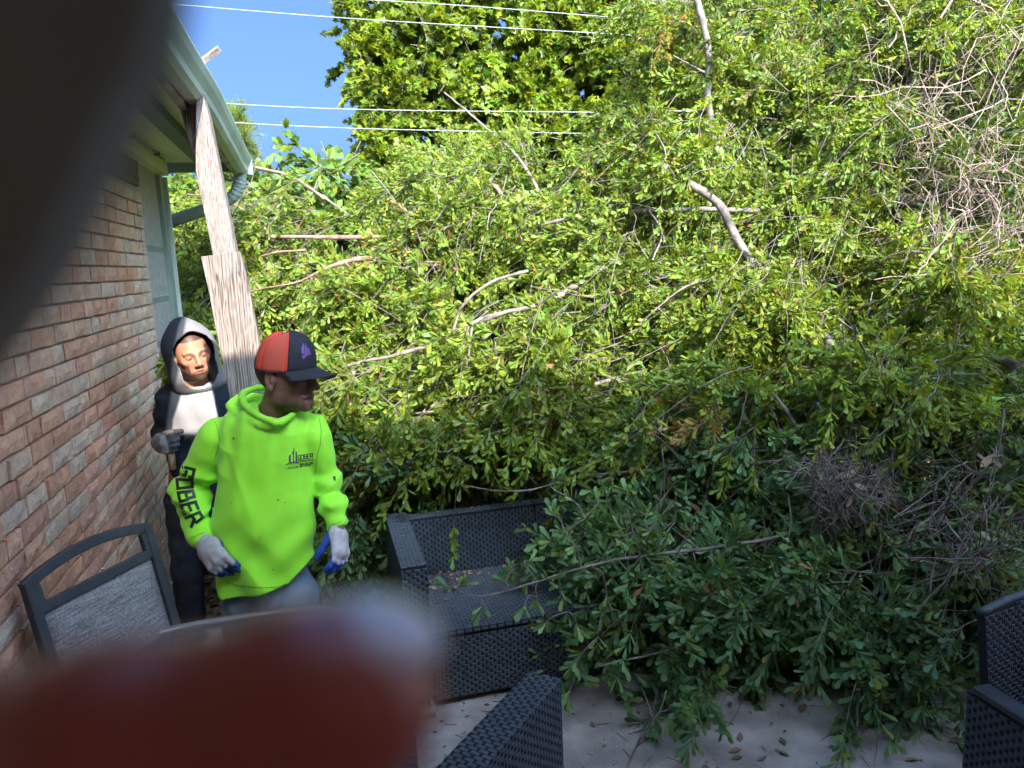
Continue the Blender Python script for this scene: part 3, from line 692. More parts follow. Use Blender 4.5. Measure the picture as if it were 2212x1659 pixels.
# shirt
def tor(P, amp=1.0):
    d = rc(P, Q(577, 965, 2.90), Q(570, 1130, 2.91), .178, .183, .66, BF)
    d = sm(d, rc(P, Q(570, 1130, 2.91), Q(585, 1300, 2.91), .183, .186, .70, BF), .05)
    d = sm(d, rc(P, Q(484, 932, 2.93), Q(672, 922, 2.93), .060, .058), .055)
    d = sm(d, rc(P, Q(540, 905, 2.95), Q(630, 900, 2.95), .058, .055), .05)
    return d
def green_shirt(G, ax):
    P = G; X = P@XR.astype(np.float32); Zc = P[..., 2]; Yc = P@YF.astype(np.float32)
    x0 = float(Q(577, 1100)@XR)
    d = tor(P)
    dr = rc(P, Q(470, 950, 2.92), Q(410, 1062, 2.96), .080, .064)
    dr = sm(dr, rc(P, Q(410, 1062, 2.96), Q(432, 1158, 2.85), .065, .047), .04)
    dl = rc(P, Q(680, 945, 2.92), Q(706, 1050, 2.97), .066, .052)
    dl = sm(dl, rc(P, Q(706, 1050, 2.97), Q(728, 1128, 2.88), .058, .043), .035)
    # sleeve folds: rings around the arm, bunched near elbow and cuff
    z1 = float(Q(405, 1060)[2])
    w1 = np.exp(-((Zc-(z1-.03))/.11)**2)
    dr = dr + (.010*np.sin(62*(Zc+.45*(X-x0))+1.3*np.sin(19*Yc+9*X)) - .010*(1-np.abs(np.sin(33*(Zc+.55*(X-x0))+1.6*np.sin(15*Yc)))**.6) + .003*np.sin(120*(Zc-.5*X)+2))*w1
    zl = float(Q(706, 1080)[2]); w2 = np.exp(-((Zc-zl)/.10)**2)
    dl = dl + (.010*np.sin(58*(Zc-.55*(X-x0))+1.1*np.sin(23*Yc+11*X)) - .009*(1-np.abs(np.sin(31*(Zc-.5*(X-x0))+1.4*np.sin(17*Yc)))**.6) + .003*np.sin(105*(Zc+.4*X)+1))*w2
    # cuffs cut square
    for wp, el in ((Q(440, 1174, 2.83), Q(403, 1062, 2.96)), (Q(731, 1145, 2.86), Q(706, 1050, 2.97))):
        nn = unit(wp-el).astype(np.float32); pl_ = (P-wp.astype(np.float32))@nn
        if wp[0] < x0*0-.2: dr = smax(dr, pl_, .005)
        else: dl = smax(dl, pl_, .005)
    # torso drape: long diagonal folds from the right shoulder to the left hem, soft verticals
    zh = float(Q(583, 1275)[2]); zt = float(Q(577, 930)[2])
    a = np.clip((zt-Zc)/(zt-zh), 0, 1.1); xx = X-x0
    fold = .0125*np.sin(34*(xx*.85+.62*Zc)+1.2*np.sin(7*Zc)+.6)*a**1.3*np.clip(1-np.abs(xx+.02)/.22, 0, 1)
    fold = fold + .008*np.sin(52*(xx*.7-.5*Zc)+2.1*np.sin(9*Zc+3*xx))*np.clip(1-np.abs(a-.85)/.5, 0, 1)
    fold = fold + .0055*np.sin(70*xx+5*np.sin(3*Zc))*np.clip(1-a*1.7, 0, 1)*np.clip(np.abs(xx)/.1, 0, 1)
    cr = lambda t: (1-np.abs(np.sin(t))**.6)
    fold = fold - .010*cr(17*(xx*.9+.75*Zc)+1.5*np.sin(6*Zc+4*xx))*np.clip((a-.45)*2.2, 0, 1)*np.clip(.5+.8*np.sin(9*xx+3*Zc), 0, 1) - .008*cr(13*(xx*1.0-.8*Zc)+1.2*np.sin(8*xx)+.7)*np.clip((a-.30)*2, 0, 1)*np.clip(.5+.8*np.sin(7*xx-5*Zc+2), 0, 1) - .009*cr(30*(.35*xx+Zc)+2.0*np.sin(5*xx+2))*np.exp(-((a-.14)/.13)**2)*np.clip(np.abs(xx)*9-.4, 0, 1)
    fold = fold + .005*np.exp(-((xx+.095+.35*(Zc-zt+.1))/.016)**2)*np.clip(1-np.abs(a-.25)/.3, 0, 1)*-1
    d = d + fold
    d = sm(d, dr, .022); d = sm(d, dl, .016)
    # hem and hem stitch
    hemz = float(Q(583, 1278, 2.80)[2])+.20*xx+.7*np.clip(xx-.09, 0, 1)+.03*np.sin(9*xx)*0
    d = smax(d, (hemz-Zc), .006)
    # hood collar: rolled fabric ring with a V at the throat
    ring = [(556, 838, 3.00), (537, 843, 2.96), (523, 853, 2.90), (530, 874, 2.84), (560, 899, 2.79), (593, 914, 2.765), (616, 906, 2.79), (640, 889, 2.85), (650, 873, 2.93), (640, 856, 3.03), (600, 842, 3.06), (556, 838, 3.00)]
    R = smoothpath([D(*r) for r in ring], 2)
    c = None
    for i in range(len(R)-1):
        e = rc(P[sR], R[i], R[i+1], .0135, .0135); c = e if c is None else sm(c, e, .004)
    ring2 = [(514, 860, 2.97), (499, 876, 2.93), (515, 897, 2.86), (548, 913, 2.81), (580, 920, 2.785), (597, 918, 2.78)]
    R2 = smoothpath([D(*r) for r in ring2], 2)
    for i in range(len(R2)-1):
        c = sm(c, rc(P[sR], R2[i], R2[i+1], .017, .015), .011)
    hk = rc(P[sR], D(540, 876, 3.06), D(600, 882, 3.10), .052, .048)
    c = sm(c, hk, .03)
    c = smax(c, -rc(P[sR], neck0, Q(586, 893, 2.90), .064, .060), .006)
    dd = smax(d[sR], -rc(P[sR], neck0+(0, 0, .02), Q(590, 896, 2.870), .064, .060), .008)
    c = c+.0025*np.sin(60*(P[sR]@XR.astype(np.float32))+70*P[sR][..., 2])
    d[sR] = sm(dd, c, .006)
    return d
gb = [(g_root[0]-.44, g_root[0]+.40), (g_root[1]-.36, g_root[1]+.36), (.66, 1.72)]
_ax = [axis_pts(gb[i][0], gb[i][1], .0050).astype(np.float32) for i in range(3)]
sR = sub(_ax, Q(590, 885, 2.92)-.24, Q(590, 885, 2.92)+.22)
shirt, sP, sQ = organic('shirt', green_shirt, gb, .0050, man, M['shirt'])
st = bvh(sP, sQ)
# GOBER down the sleeve, letters turned a quarter
def sleeve_text():
    path = np.array([(405, 1008), (398, 1036), (401, 1064), (408, 1092), (419, 1118), (430, 1132)], float); tops = 21
    out = []; cells = 5
    seg = np.linalg.norm(np.diff(path, axis=0), axis=1); cum = np.concatenate([[0], np.cumsum(seg)]); T = cum[-1]
    def at(s, q):
        p = np.array([np.interp(s, cum, path[:, 0]), np.interp(s, cum, path[:, 1])]); p2 = np.array([np.interp(s+2, cum, path[:, 0]), np.interp(s+2, cum, path[:, 1])])
        p1 = np.array([np.interp(s-2, cum, path[:, 0]), np.interp(s-2, cum, path[:, 1])])
        e = unit(p2-p1); nn = np.array([-e[1], e[0]])*-1
        return p+nn*q
    for i, ch in enumerate('GOBER'):
        for stq in GL[ch]:
            pts = []
            for (a, b), (c, d) in zip(stq[:-1], stq[1:]):
                for k in range(5): t = k/4; pts.append(at((i+.10+(a+(c-a)*t)*.66)*T/cells, (b+(d-b)*t-.5)*32))
            out.append(pts)
    return out
decal('sleeve_print', st, M['print_black'], shirt, sleeve_text(), width=6.4, push=.0032)
decal('chest_name', st, M['print_black'], shirt, text('GOBER', (644, 993.5), (4.9, -.7), (-.2, -9.2), 1.36), width=1.7)
decal('chest_phone', st, M['print_black'], shirt, text('CONSTRUCTION LLC', (644.2, 998.4), (1.62, -.22), (0, -2.6), 1.33)+text('@956.260.4859', (648, 1005), (1.65, -.22), (0, -3.4), 1.35), width=.7)
decal('chest_motto', st, M['print_grey'], shirt, text('BUILDING THE FUTURE', (624, 1012.5), (1.85, -.25), (0, -3.0), 1.36)+[[(616, 1013.6), (621.5, 1012.9)], [(675, 1005.5), (679, 1004.6)]], width=.8)
decal('chest_logo', st, M['print_purple'], shirt, polys=[[(624,999),(624,985),(628.5,980.5),(628.5,998.5)],[(629.5,984.5),(634.8,967),(635.5,967),(635.5,999),(633,999),(633,980)],[(638.5,999),(638.5,973.5),(641.5,977),(642.5,999)],[(623,1000),(632,997.5),(643,998),(647.5,1002.5),(641,1000.4),(632,1000.4),(623,1002.6),(616,1005.5)]])
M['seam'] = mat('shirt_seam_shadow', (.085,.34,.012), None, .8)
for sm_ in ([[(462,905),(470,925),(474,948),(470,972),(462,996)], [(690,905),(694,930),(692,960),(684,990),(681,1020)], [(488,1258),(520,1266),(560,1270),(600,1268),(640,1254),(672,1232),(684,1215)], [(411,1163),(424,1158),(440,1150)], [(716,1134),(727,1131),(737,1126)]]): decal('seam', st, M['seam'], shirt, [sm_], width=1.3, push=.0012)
M['grime'] = mat('grime_on_shirt', (.05,.16,.03), None, .9)
decal('stain', st, M['grime'], shirt, polys=[[(502,944),(506,945),(507,949),(503,950)],[(589,1229),(592,1230),(590,1233)],[(598,1078),(603,1080),(600,1083)],[(613,1085),(617,1084),(616,1087)],[(480,1236),(484,1238),(481,1240)],[(560,1160),(562,1162),(560,1163)]])
decal('sleeve_patch', st, M['print_black'], shirt, polys=[[(719,1029),(724.5,1028.5),(725.5,1038),(721.5,1038.5)]])
# jeans
def green_jeans(G, ax):
    P = G; d = rc(P, hip+(0, 0, .07), hip+(0, 0, -.03), .155, .16, .78, BF)
    d = legs(P, d, hip, .088, .100, .078, .072)
    d = d+.003*np.sin(60*P[..., 2]+9*np.sin(14*P[..., 0]))
    return smax(d, .05-P[..., 2], .004)
organic('jeans', green_jeans, [(hip[0]-.3, hip[0]+.3), (hip[1]-.25, hip[1]+.25), (.02, .98)], .009, man, M['jeans'])
# boots
M['boot'] = mat('brown_boot', (.06,.035,.02), (.11,.07,.045), .7, 20, .3, 100)
for s in (-1, 1):
    ft = np.array([*(hip+XR*s*.133)[:2], .055])
    organic('boot', lambda G, ax: smax(sm(sm(rc(G, ft-YF*.02, ft-YF*.20+(0, 0, -.012), .052, .044), rc(G, ft+(0, 0, .02), ft+(0, 0, .13), .055, .055), .03), rc(G, ft+YF*.05, ft, .045, .05), .02), -G[..., 2]+.002, .003), [(ft[0]-.3, ft[0]+.2), (ft[1]-.3, ft[1]+.2), (-.01, .22)], .008, man, M['boot'])
# gloves
def glove_cols(W, n, a, bcol, fing=None):
    def fn(P):
        k = (P-W)@n; c = np.tile(np.array(a), (len(P), 1)).astype(float); w = np.clip((-.006-k)/.006+.5, 0, 1)
        if fing is not None: w = np.maximum(w, np.clip(((P-W)@unit(fing)-.135)/.012, 0, 1))
        return c*(1-w[:, None])+np.array(bcol)*w[:, None]
    return fn
W = Q(444, 1178, 2.82); dh = unit(Q(505, 1262, 2.70)-W); nb = unit(-FW*.9+XR*-.35+ZV*.25)
nb = unit(nb-dh*(nb@dh))
organic('glove', lambda G, ax: hand_sdf(G, W, dh, nb, -1, 1.18, (.25, .75, .95, 1.1), (.55, .55), .5, 1.12), bounds([W, W+dh*.22], .12), .0034, man, M['glove'], colfn=glove_cols(W, nb, (.45, .42, .40), (.02, .05, .18)))
W2_ = Q(730, 1146, 2.86); dl_ = unit(Q(742, 1235, 2.78)-W2_); nl = unit(XR*.80+-FH*.45+ZV*.05); nl = unit(nl-dl_*(nl@dl_))
organic('glove', lambda G, ax: hand_sdf(G, W2_, dl_, nl, 1, 1.12, (.65, .75, .85, .95), (.35, .75), .5, 1.08), bounds([W2_, W2_+dl_*.2], .12), .0034, man, M['glove'], colfn=glove_cols(W2_, nl, (.52, .46, .43), (.025, .08, .36), dl_))
# cap
M['cap_black'] = mat('cap_black_cloth', (.010,.010,.014), (.018,.018,.024), .8, 60, .3, 500)
M['cap_orange'] = mat('cap_orange_mesh', (.62,.085,.045), (.72,.11,.06), .7, 260, .6, 500)
M['cap_piping'] = mat('cap_bright_piping', (.85,.060,.022), None, .6)
cap = empty('cap', tuple(man.location)); cap.parent = man; cap.matrix_parent_inverse = Matrix.Translation(-Vector(man.location)); 
def caplocal(a): return hc+(np.asarray(a, float)@capF)*HS
capF = frame_face(math.radians(68), math.radians(-8), math.radians(2))
def crownp(th, ph):          # th from face direction, ph 0 rim .. pi/2 top
    x, y = math.sin(th), math.cos(th); f = max(0, math.cos(th))
    r = math.cos(ph)**.62; 
    rx, ry = .0865, .103
    return np.array([rx*r*x, -.006+ry*r*y + .004*f*math.sin(ph), .030+ (.106+.012*f)*math.sin(ph)**1.05 - .014*(1-f)*(1-math.sin(ph)) ])
nt_, np_ = 48, 14
def crown(th0, th1, name, m):
    k = max(4, int(nt_*(th1-th0)/(2*math.pi))); V = [caplocal(crownp(th0+(th1-th0)*i/k, math.pi/2*j/np_*.985)) for i in range(k+1) for j in range(np_+1)]
    F_ = [(i*(np_+1)+j, i*(np_+1)+j+1, (i+1)*(np_+1)+j+1, (i+1)*(np_+1)+j) for i in range(k) for j in range(np_)]
    mb = MB(); mb.add(V, F_); o = mb.build(name, m, cap, True)
    md = o.modifiers.new('thick', 'SOLIDIFY'); md.thickness = .002; md.offset = 0; return o, V, F_
fo, fV, fF = crown(-.98, .98, 'front_panel', M['cap_black'])
for a, b_ in ((.98, 1.95), (1.95, math.pi), (math.pi, 4.33), (4.33, 2*math.pi-.98)): crown(a, b_, 'mesh_panel', M['cap_orange'])
for th in (.98, 1.95, math.pi, 4.33, 2*math.pi-.98):
    mb = MB(); mb.tube([caplocal(crownp(th, math.pi/2*j/14)*1.008) for j in range(14)], .0055, 6, flat=(1, .6)); mb.build('piping', M['cap_piping'], cap, True)
mb = MB(); mb.tube([caplocal(crownp(2*math.pi*i/40, .0)*[1.005,1.005,1]) for i in range(41)], .003, 6); mb.build('sweatband', M['cap_black'], cap, True)
mb = MB(); mb.tube([caplocal((0, -.006, .135)), caplocal((0, -.006, .142))], [.007, .004], 8); mb.build('top_button', M['cap_black'], cap, True)
V = []; nb_, nr = 18, 7
for i in range(nb_+1):
    th = -1.12+2.24*i/nb_; base = crownp(th, .02)
    for j in range(nr+1):
        s = j/nr; ext = .078*math.cos(th)**.75 if abs(th) < 1.5 else 0
        p = base+np.array([base[0]*.10*s, ext*s, -.014*s*s*0 - .020*(abs(base[0])/.086)**2*(.35+.65*s) + .004 - .012*s]); V.append(caplocal(p))
mb = MB(); mb.add(V, [(i*(nr+1)+j, i*(nr+1)+j+1, (i+1)*(nr+1)+j+1, (i+1)*(nr+1)+j) for i in range(nb_) for j in range(nr)])
br = mb.build('brim', M['cap_black'], cap, True); md = br.modifiers.new('thick', 'SOLIDIFY'); md.thickness = .004; md.offset = 0
ct = BVHTree.FromPolygons([tuple(v) for v in fV], fF)
decal('cap_emblem', ct, mat('purple_embroidery', (.16,.075,.28), None, .7), fo, polys=[[(651,752),(655,741),(656.5,742),(657.5,765),(652,764)],[(658.5,765),(658.5,746),(661.5,744),(665,765)],[(666,764),(664,749),(667.5,753),(670,762)],[(652,768),(660,765.5),(671,763),(674,764.5),(664,768),(655,776)]], push=.004)

# ------------------------------------------------------------------ man in the hooded sweatshirt behind the post
TH = 3.62
def Hq(u, v, t=TH): return D(u, v, t)
h_root = Hq(425, 1250, 3.75)*[1, 1, 0]
mh = empty('person', tuple(h_root)); tag(mh, 'person in a grey hooded sweatshirt with painted-in shade, hood up, squinting beside the post', 'person')
hc2 = Hq(413, 763, 3.62); HF2 = frame_face(math.radians(37), math.radians(-6), math.radians(-9)); HS2 = 1.06
jR2 = dict(sh=Hq(372, 860, 3.72), el=Hq(356, 935, 3.86), wr=Hq(362, 952, 3.58)); jL2 = dict(sh=Hq(480, 850, 3.75), el=Hq(505, 980, 3.85), wr=Hq(495, 1080, 3.7))
hip2 = Hq(436, 1080, 3.85)
BF2 = np.stack([unit(XR*.9-FH*.25), unit(FH*.9+XR*.25), ZV])
def hood_body(G, ax):
    P = G; d = rc(P, Hq(422, 880, 3.74), Hq(418, 1060, 3.84), .135, .13, .68, BF2)
    d = sm(d, rc(P, hip2+(0,0,.1), hip2, .13, .14, .75, BF2), .05)
    for j in (jR2, jL2):
        d = sm(d, rc(P, j['sh'], j['el'], .050, .038), .05); d = sm(d, rc(P, j['el'], j['wr'], .038, .027), .02)
    d = legs(P, d, hip2, .095, .085, .060, .045)
    for s in (-1, 1):
        ft = np.array([*(hip2+XR*s*.14)[:2], .05]); d = sm(d, rc(P, ft, ft-YF*.16, .045, .035), .03)
    d = sm(d, rc(P, hc2-HF2[2]*.07*HS2-HF2[1]*.02, Hq(424, 862, 3.76), .058*HS2, .066), .03)
    s_ = sub(ax, hc2-.2, hc2+.2); pl = ((P[s_]-hc2.astype(np.float32))@HF2.T.astype(np.float32))/HS2
    d[s_] = sm(d[s_], head_sdf(pl, 0, 1.10, .965, .0012)*HS2, .018); return d
hh = lambda x, y, z: (z > .068)*(y > 0)*.95+(y < .02)*(z > 0)*.9
bb = [(h_root[0]-.45, h_root[0]+.45), (h_root[1]-.4, h_root[1]+.45), (0, hc2[2]+.16)]
organic('body', hood_body, bb, .015, mh, M['skin'], ((hc2[0]-.15, hc2[0]+.15, .0036), (hc2[1]-.15, hc2[1]+.15, .0036), (hc2[2]-.16, hc2[2]+.14, .0036)),
    skin_cols((.50, .225, .135), HF2, hc2, HS2, 1.0, (.46, .185, .12), (.085, .045, .032), hairline=hh, bdz=.014))
eyes(hc2, HF2, HS2, mh, -.003, .17, (.36,.28,.24))
def heather(name, c1, c2): return mat(name, c1, c2, .9, 260, .25, 500, coords='Object', detail=3)
M['sweat_grey'] = heather('grey_sweatshirt_fabric', (.44,.42,.44), (.52,.50,.52))
M['sweat_shade'] = heather('shaded_sweatshirt_fabric', (.020,.026,.036), (.034,.042,.055))  # dark copy of the grey fabric, standing for its shaded parts
f4 = np.float32
def hood_fn(G, ax):
    p = ((G-hc2.astype(f4))@HF2.T.astype(f4))/1.12
    out = ell(p, (0, -.018, .018), (.112, .130, .122))
    out = sm(out, rc(p, (0, .045, .088), (0, -.06, .112), .030, .035), .05)
    out = sm(out, ell(p, (0, .0, -.08), (.108, .098, .085)), .05)
    out = sm(out, ell(p, (-.02, -.03, -.145), (.12, .095, .045)), .05)
    out = out+.003*np.sin(38*p[..., 2]+20*p[..., 0])*np.clip(-p[..., 2]*14, 0, 1)
    inn = ell(p, (0, -.010, .014), (.100, .120, .112)); inn = sm(inn, ell(p, (0, .01, -.08), (.092, .092, .085)), .04)
    opening = rc(p, (0, .06, .018), (0, .24, .018), .082, .10); opening = sm(opening, rc(p, (0, .06, -.07), (0, .24, -.07), .070, .09), .03)
    opening = sm(opening, rc(p, (0, .08, .085), (0, .22, .09), .018, .03), .03)
    d = smax(out, -inn, .004); return smax(d, -opening, .008)
def hood_c(P):  # cast shade on the left of the hood is painted into the tint
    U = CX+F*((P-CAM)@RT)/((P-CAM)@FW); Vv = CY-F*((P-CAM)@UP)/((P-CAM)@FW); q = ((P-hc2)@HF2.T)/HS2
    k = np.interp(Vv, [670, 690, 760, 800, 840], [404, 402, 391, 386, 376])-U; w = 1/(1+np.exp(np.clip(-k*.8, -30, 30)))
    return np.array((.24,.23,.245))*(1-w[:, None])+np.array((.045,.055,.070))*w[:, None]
M['sweat_tint'] = tintmat('shade_tinted_sweatshirt', .9, .3, 500, spec=.2, noise=.06, nscale=200)  # vertex tint carries the painted shade; the cloth itself is plain grey
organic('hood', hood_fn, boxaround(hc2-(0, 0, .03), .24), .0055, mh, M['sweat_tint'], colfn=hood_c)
def sweat(G, ax):
    P = G; Xc = P@XR.astype(f4); Zc = P[..., 2]
    d = rc(P, Hq(426, 885, 3.74), Hq(436, 1070, 3.84), .183, .160, .66, BF2)
    d = sm(d, rc(P, Hq(372, 858, 3.76), Hq(476, 848, 3.78), .062, .060), .06)
    dr = rc(P, Hq(368, 868, 3.74), Hq(357, 945, 3.88), .072, .064); dr = sm(dr, rc(P, Hq(357, 945, 3.88), Hq(363, 950, 3.64), .062, .042), .03)
    dl = rc(P, Hq(482, 865, 3.76), Hq(508, 985, 3.86), .072, .062); dl = sm(dl, rc(P, Hq(508, 985, 3.86), Hq(497, 1080, 3.72), .06, .042), .03)
    z0 = float(Hq(424, 900)[2])
    d = d+.005*np.sin(26*(Zc-z0)+8*Xc+1.4*np.sin(11*Xc))*np.clip((z0-Zc)*6, 0, 1)+.003*np.sin(48*Xc+20*Zc)
    dr = dr+.006*np.sin(55*(Zc+.3*Xc)); dl = dl+.006*np.sin(50*(Zc-.3*Xc))
    d = sm(d, dr, .02); d = sm(d, dl, .02); d = smax(d, float(Hq(418, 1075, 3.7)[2])-Zc, .01)
    return smax(d, -rc(P, Hq(424, 800, 3.68), Hq(424, 850, 3.72), .075, .068), .01)
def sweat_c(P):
    # cast shade painted into the colour: pale lit front, dark sleeves, sides and waist
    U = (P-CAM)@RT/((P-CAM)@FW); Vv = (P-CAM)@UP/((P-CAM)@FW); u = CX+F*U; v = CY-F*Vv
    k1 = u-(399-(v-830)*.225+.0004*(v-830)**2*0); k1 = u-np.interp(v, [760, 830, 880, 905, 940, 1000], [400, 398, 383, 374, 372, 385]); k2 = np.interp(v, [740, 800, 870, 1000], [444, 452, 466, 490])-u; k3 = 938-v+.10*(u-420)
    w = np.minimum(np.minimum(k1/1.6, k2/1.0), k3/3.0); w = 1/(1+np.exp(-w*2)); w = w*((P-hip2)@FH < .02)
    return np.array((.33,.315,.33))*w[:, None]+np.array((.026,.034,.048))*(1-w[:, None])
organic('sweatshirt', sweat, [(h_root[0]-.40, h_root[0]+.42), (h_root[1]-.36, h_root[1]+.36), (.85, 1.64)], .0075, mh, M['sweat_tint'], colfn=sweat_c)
M['navy_trousers'] = mat('navy_work_trousers', (.012,.015,.022), (.028,.032,.042), .85, 20, .3, 200)
organic('trousers', lambda G, ax: smax(legs(G, rc(G, hip2+(0, 0, .09), hip2+(0, 0, -.03), .15, .155, .78, BF2), hip2, .088, .100, .076, .07)+.003*np.sin(50*G[..., 2]+9*G[..., 0]), .05-G[..., 2], .004), [(hip2[0]-.3, hip2[0]+.3), (hip2[1]-.25, hip2[1]+.25), (.02, hip2[2]+.3)], .011, mh, M['navy_trousers'])
for s in (-1, 1):
    ft2 = np.array([*(hip2+XR*s*.133)[:2], .055])
    organic('boot', lambda G, ax: smax(sm(rc(G, ft2-YF*.02, ft2-YF*.20+(0, 0, -.012), .052, .044), rc(G, ft2+(0, 0, .02), ft2+(0, 0, .13), .055, .055), .03), -G[..., 2]+.002, .003), [(ft2[0]-.3, ft2[0]+.2), (ft2[1]-.3, ft2[1]+.2), (-.01, .22)], .010, mh, M['boot'])
W3 = Hq(343, 958, 3.60); d3 = unit(Hq(372, 962, 3.44)-W3+ZV*-.005); n3 = unit(-FH*.35+XR*-.75+ZV*-.1); n3 = unit(n3-d3*(n3@d3))
organic('glove', lambda G, ax: hand_sdf(G, W3, d3, n3, -1, 1.15, (1.5, 1.55, 1.6, 1.6), (.3, .9), .2, 1.2), bounds([W3, W3+d3*.16], .13), .0038, mh, M['glove'], colfn=glove_cols(W3, n3, (.21,.20,.20), (.07,.07,.075)))
# handle he grips
hx = W3+d3*.088-n3*.026; ha, hb = hx-(0, 0, .03), hx+(0, 0, .055)
tl = MB(); tl.tube([ha-(0, 0, .10), ha, (ha+hb)/2, hb, hb+(hb-ha)*.08], [.016, .017, .021, .024, .014], 14)
o = tl.build('tool_handle', mat('pale_wood_handle', (.42,.25,.15), (.62,.42,.28), .5, 30), smooth=True)
tag(o, 'pale rounded wooden tool handle gripped in a grey glove beside the brick wall', 'tool')

# ------------------------------------------------------------------ wicker weave
def weave(o, eu, ev, W, H, parent, name='weave', pu=.038, pv=.0155, ph=0.0, dep=.0034):
    """raised staggered strand pieces on the rectangle o + eu*[0,W] + ev*[0,H]; normal = eu x ev"""
    eu, ev = unit(eu), unit(ev); nn = np.cross(eu, ev); o = np.asarray(o, float)
    cells = []
    for j in range(int(H/pv)):
        off = (j % 2)*pu/2+ph
        i0 = -1
        while True:
            a = i0*pu+off; b = a+pu*.74; i0 += 1
            if a > W: break
            a2, b2 = max(a, 0), min(b, W)
            if b2-a2 > .003: cells.append((a2, b2, j*pv+.0003, (j+1)*pv-.0001))
    c = np.array(cells); n = len(c); e = .0016
    jt = rng.normal(0, .0004, n)
    def pt(u, v, h): return o+u[:, None]*eu+v[:, None]*ev+h[:, None]*nn
    h0 = np.zeros(n); h1 = np.full(n, dep)+jt; mid = (c[:, 0]+c[:, 1])/2
    V = np.stack([pt(c[:, 0], c[:, 2], h0), pt(c[:, 1], c[:, 2], h0), pt(c[:, 1], c[:, 3], h0), pt(c[:, 0], c[:, 3], h0),
                  pt(c[:, 0]+e, c[:, 2]+e, h1*.6), pt(c[:, 1]-e, c[:, 2]+e, h1*.6), pt(c[:, 1]-e, c[:, 3]-e, h1*.6), pt(c[:, 0]+e, c[:, 3]-e, h1*.6),
                  pt(mid, c[:, 2]+e, h1), pt(mid, c[:, 3]-e, h1)], 1).reshape(-1, 3)
    b = np.arange(n)[:, None]*10
    Fq = np.concatenate([b+[0, 1, 5, 4], b+[1, 2, 6, 5], b+[2, 3, 7, 6], b+[3, 0, 4, 7], b+[4, 8, 9, 7], b+[8, 5, 6, 9]])
    # low links between the pieces (the strand passing under), leaves a small dark notch
    V2 = []; 
    l = link(name, fastmesh(name, V, [Fq]), parent, M['wicker']); l['kind'] = 'stuff'; return l
def wbox(name, o, ex, ey, ez, size, parent, faces='fblrt', edge=.004):
    """woven box: o corner, ex/ey/ez unit axes, size 3; faces: f(-y) b(+y) l(-x) r(+x) t(+z)"""
    ex, ey, ez = map(unit, (ex, ey, ez)); o = np.asarray(o, float); sx, sy, sz = size
    mb = MB(); mb.box((0, 0, 0), (sx, sy, sz), lambda V: o+V[:, [0]]*ex+V[:, [1]]*ey+V[:, [2]]*ez)
    body = mb.build(name, M['wicker_back'], parent)
    for f in faces:
        if f == 'f': weave(o-ey*.0005, ex, ez, sx, sz, body)
        if f == 'b': weave(o+ex*sx+ey*(sy+.0005), -ex, ez, sx, sz, body)
        if f == 'l': weave(o+ey*sy-ex*.0005, -ey, ez, sy, sz, body)
        if f == 'r': weave(o+ex*(sx+.0005), ey, ez, sy, sz, body)
        if f == 't': weave(o+ez*(sz+.0005), ex, ey, sx, sy, body)
    return body
# sofa
X0, Y0 = .275, 3.12
sofa = empty('wicker_sofa', (X0+.9, Y0+.4, 0)); tag(sofa, 'dark blue-black wicker sofa half buried under fallen branches', 'sofa')
ex, ey, ez = np.array([1., 0, 0]), np.array([0, 1., 0]), ZV
AW = .115; SD = .78; SW = .70
wbox('arm', (X0, Y0+.02, .05), ex, ey, ez, (AW, SD-.02, .635), sofa, 'flrt')
wbox('arm', (X0+AW+3*SW+.008, Y0+.02, .05), ex, ey, ez, (AW, SD-.02, .635), sofa, 'flrt')
for i in range(3):
    xx = X0+AW+i*SW+.004
    wbox('front_panel', (xx, Y0-.005, .035), ex, ey, ez, (SW-.008, .03, .30), sofa, 'f')
    wbox('seat', (xx, Y0-.01, .345), ex, ey, ez, (SW-.008, SD-.13, .022), sofa, 'ft')
    wbox('back_panel', (xx, Y0+SD-.13, .35), ex, unit((0, 1, 0)), unit((0, .10, 1)), (SW-.008, .09, .325), sofa, 'ft')
for xx in (X0+.02, X0+AW+SW-.04, X0+AW+2*SW-.04, X0+AW*2+3*SW-.06):
    mb = MB(); mb.box((xx-.03, Y0-.02, 0.0), (xx+.07, Y0+.09, .032)); mb.build('foot', M['chair_frame'], sofa)
# armchair in the foreground: only its near arm is in the picture
fl = atZ(1144, 1449, .65); fr = atZ(1211, 1467, .65); nl2 = atZ(950, 1659, .65); nr2 = atZ(1035, 1659, .65)
ax_l = unit((nl2-fl)+(nr2-fr)); ax_l[2] = 0; ax_l = unit(ax_l)              # along the arm, towards the camera
ax_w = np.array([-ax_l[1], ax_l[0], 0.0]); ax_w = ax_w if ax_w@(fr-fl) > 0 else -ax_w
aw = abs((fr-fl)@ax_w)
ach = empty('wicker_armchair', tuple((fl+ax_l*.4-ax_w*.3)*[1, 1, 0])); tag(ach, 'dark wicker armchair in the foreground, its broad woven arm cut by the bottom edge', 'armchair')
o0 = np.array([fl[0], fl[1], .03])
